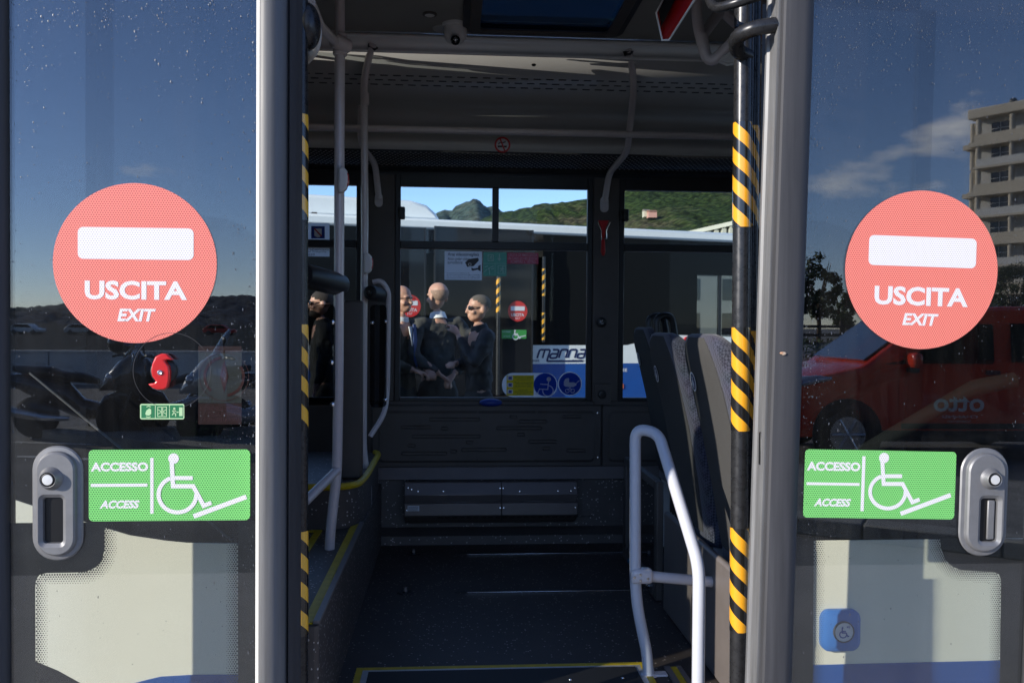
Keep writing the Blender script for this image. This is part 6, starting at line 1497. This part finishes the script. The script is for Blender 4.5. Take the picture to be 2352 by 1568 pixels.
for k in range(nf):
    z = ztop_ - 1.2 - (k + 1) * fh_
    if z < 0: break
    q = MB(); big = k % 2 == 0
    q.bb((X0b - (.7 if big else .1), Yf + .001, z - (.45 if big else .15)), (X1b, Yf + 1.7, z + .12)); q.build('balcony_slab', stone, ab, local=True)
    q = MB(); q.bb((X0b + (0 if big else .3), Yf + 1.55, z + .121), (X1b, Yf + 1.68, z + 1.0)); q.build('balustrade', wallm if k % 2 else stone, ab, local=True)
    if big:
        q = MB(); q.bb((X0b - 1.9, Yf - 9.3, z - .45), (X0b - .71, Yf + .6, z + .12)); q.build('cornice', stone, ab, local=True)
    for j in range(8):
        x = X0b + 1.4 + j * 4.0; q = MB(); q.bb((x, Yf + .002, z + .2), (x + 2.2, Yf + .06, z + 2.5)); wo = q.build('window', winm, ab, local=True)
        q = MB(); q.bb((x - .15, Yf + .003, z + 2.5), (x + 2.35, Yf + .1, z + 2.7)); q.build('lintel', stone, wo, local=True)
        q = MB(); q.bb((x + 1.02, Yf + .061, z + .2), (x + 1.12, Yf + .09, z + 2.5)); q.bb((x, Yf + .061, z + 1.7), (x + 1.0, Yf + .085, z + 1.78)); q.bb((x + 1.14, Yf + .061, z + 1.7), (x + 2.2, Yf + .085, z + 1.78)); q.build('window_frame', wallm, wo, local=True)
    for j in range(9):
        x = X0b + .0 + j * 4.0; q = MB(); q.tube([(x + .35, Yf + 1.2, z + .12), (x + .35, Yf + 1.2, z + fh_ - (.15 if not big else .15))], .34, 14); q.build('column', stone, ab, local=True)
    q = MB(); q.tube([(X0b - 1.2, Yf - .55, z + .12), (X0b - 1.2, Yf - .55, z + fh_ - .15)], .3, 12); q.build('column', stone, ab, local=True)
q = MB(); q.tube([(X0b + 3, Yf - 2, ztop_), (X0b + 3, Yf - 2, ztop_ + 1.2)], .1, 6); q.ell((X0b + 3, Yf - 2, ztop_ + 1.0), (.5, .3, .4), 10, 6); q.build('roof_aerial', M['black_plastic'], ab, local=True)

ab.location = (c0.x, c0.y, 0); ab.rotation_euler = (0, 0, RAD(57))
# --- trees, hedge, fence and bollard on the right
leaf = mat('leaf_green', (.045, .075, .022), .7, var=.5, vscale=3); leaf2 = mat('leaf_dark', (.03, .05, .018), .7, var=.5, vscale=3); bark = mat('bark', (.09, .065, .045), .9, var=.3, vscale=10)
def tree(label, base, h, cw, seed, m):
    t = thing('tree', label, 'tree', base, 'trees behind the van'); rnd = random.Random(seed)
    q = MB(); tops = []
    q.tube([base, base + Vector((.05, 0, h * .3)), base + Vector((.0, .05, h * .55))], .1, 9, radii=[.14, .10, .07])
    for k in range(9):
        a = rnd.uniform(0, 6.28); z0 = h * rnd.uniform(.3, .5); e = base + Vector((math.cos(a) * cw * .6, math.sin(a) * cw * .6, h * rnd.uniform(.6, .95))); q.tube([base + Vector((0, 0, z0)), (base + Vector((0, 0, z0))).lerp(e, .5) + Vector((0, 0, .15)), e], .04, 6, radii=[.05, .03, .012]); tops.append(e)
    q.build('trunk', bark, t)
    q = MB(); cl = []
    for k in range(46):
        while True:
            x, y, z = rnd.uniform(-1, 1), rnd.uniform(-1, 1), rnd.uniform(-1, 1)
            if .25 < x * x + y * y + z * z < 1: break
        cl.append((base + Vector((x * cw, y * cw, h * .68 + z * h * .32)), rnd.uniform(.18, .36) * cw))
    for c, r in cl:
        for j in range(60):
            d = Vector((rnd.gauss(0, 1), rnd.gauss(0, 1), rnd.gauss(0, 1))).normalized(); p = c + d * r * rnd.uniform(.4, 1.05); s = rnd.uniform(.07, .13) * max(1, cw / 1.6)
            u = Vector((rnd.gauss(0, 1), rnd.gauss(0, 1), rnd.gauss(0, 1))).normalized(); w_ = u.cross(d).normalized() * s * .5; u = u * s
            q.add([p - u, p + w_, p + u, p - w_], [(0, 1, 2, 3)])
    q.build('crown', m, t, clean=False)
for i, (lab, px, Yv_, ytop, cwpx, mm) in enumerate((('leafy young tree beside the right door stile, mirrored', 1880, 40, 588, 46, leaf2), ('smaller leafy tree right of the young tree, mirrored', 1935, 44, 650, 32, leaf), ('dark tree left of the exit sticker, behind the stile', 1820, 38, 600, 50, leaf2), ('tree standing behind the van roof, mirrored', 2330, 60, 600, 55, leaf2))):
    b = Vm(px, 700, Yv_); b.z = 0; tp = Vm(px, ytop, Yv_).z; tree(lab, Vector((b.x, b.y, 0)), tp, cwpx / F * Yv_, 20 + i, mm)
hg = thing('hedge', 'clipped dark hedge behind the red van', 'hedge', Vm(1950, 790, 26)); rnd = random.Random(4); q = MB()
for k in range(4200):
    p = Vm(1900, 750, 26); x = rnd.uniform(-4, 14); z = rnd.uniform(.05, 1.15); y = p.y - rnd.uniform(0, 1.0); u = Vector((rnd.gauss(0, 1), rnd.gauss(0, 1), rnd.gauss(0, 1))).normalized() * .08; w_ = u.cross(Vector((rnd.gauss(0, 1), rnd.gauss(0, 1), 1))).normalized() * .05
    c = Vector((p.x + x, y, z)); q.add([c - u, c + w_, c + u, c - w_], [(0, 1, 2, 3)])
q.build('foliage', leaf, hg, clean=False)
fn = thing('wooden_fence', 'dark rail fence in front of the trees, mirrored', 'fence', Vm(1900, 750, 30)); p = Vm(1880, 750, 30); fw = mat('dark_timber', (.06, .05, .04), .8, var=.3, vscale=5)
for z in (.9, 1.2, 1.5): q = MB(); q.bb((p.x - 5, p.y, z), (p.x + 14, p.y + .05, z + .1)); q.build('fence_rail', fw, fn)
for k in range(11): q = MB(); q.bb((p.x - 4.6 + k * 1.8, p.y - .09, 0), (p.x - 4.5 + k * 1.8, p.y - .001, 1.75)); q.build('fence_post', fw, fn)
bp2 = on_ground(1905, 905); bo = thing('bollard', 'pale round topped bollard in front of the van bonnet', 'bollard', bp2)
q = MB(); q.lathe([(.10, 0), (.10, .06), (.07, .08), (.07, .86), (.085, .90), (.085, .98), (.05, 1.04), (.02, 1.08)], bp2, (0, 0, 1), 20); q.build('post', mat('pale_bollard', (.5, .47, .43), .7), bo)
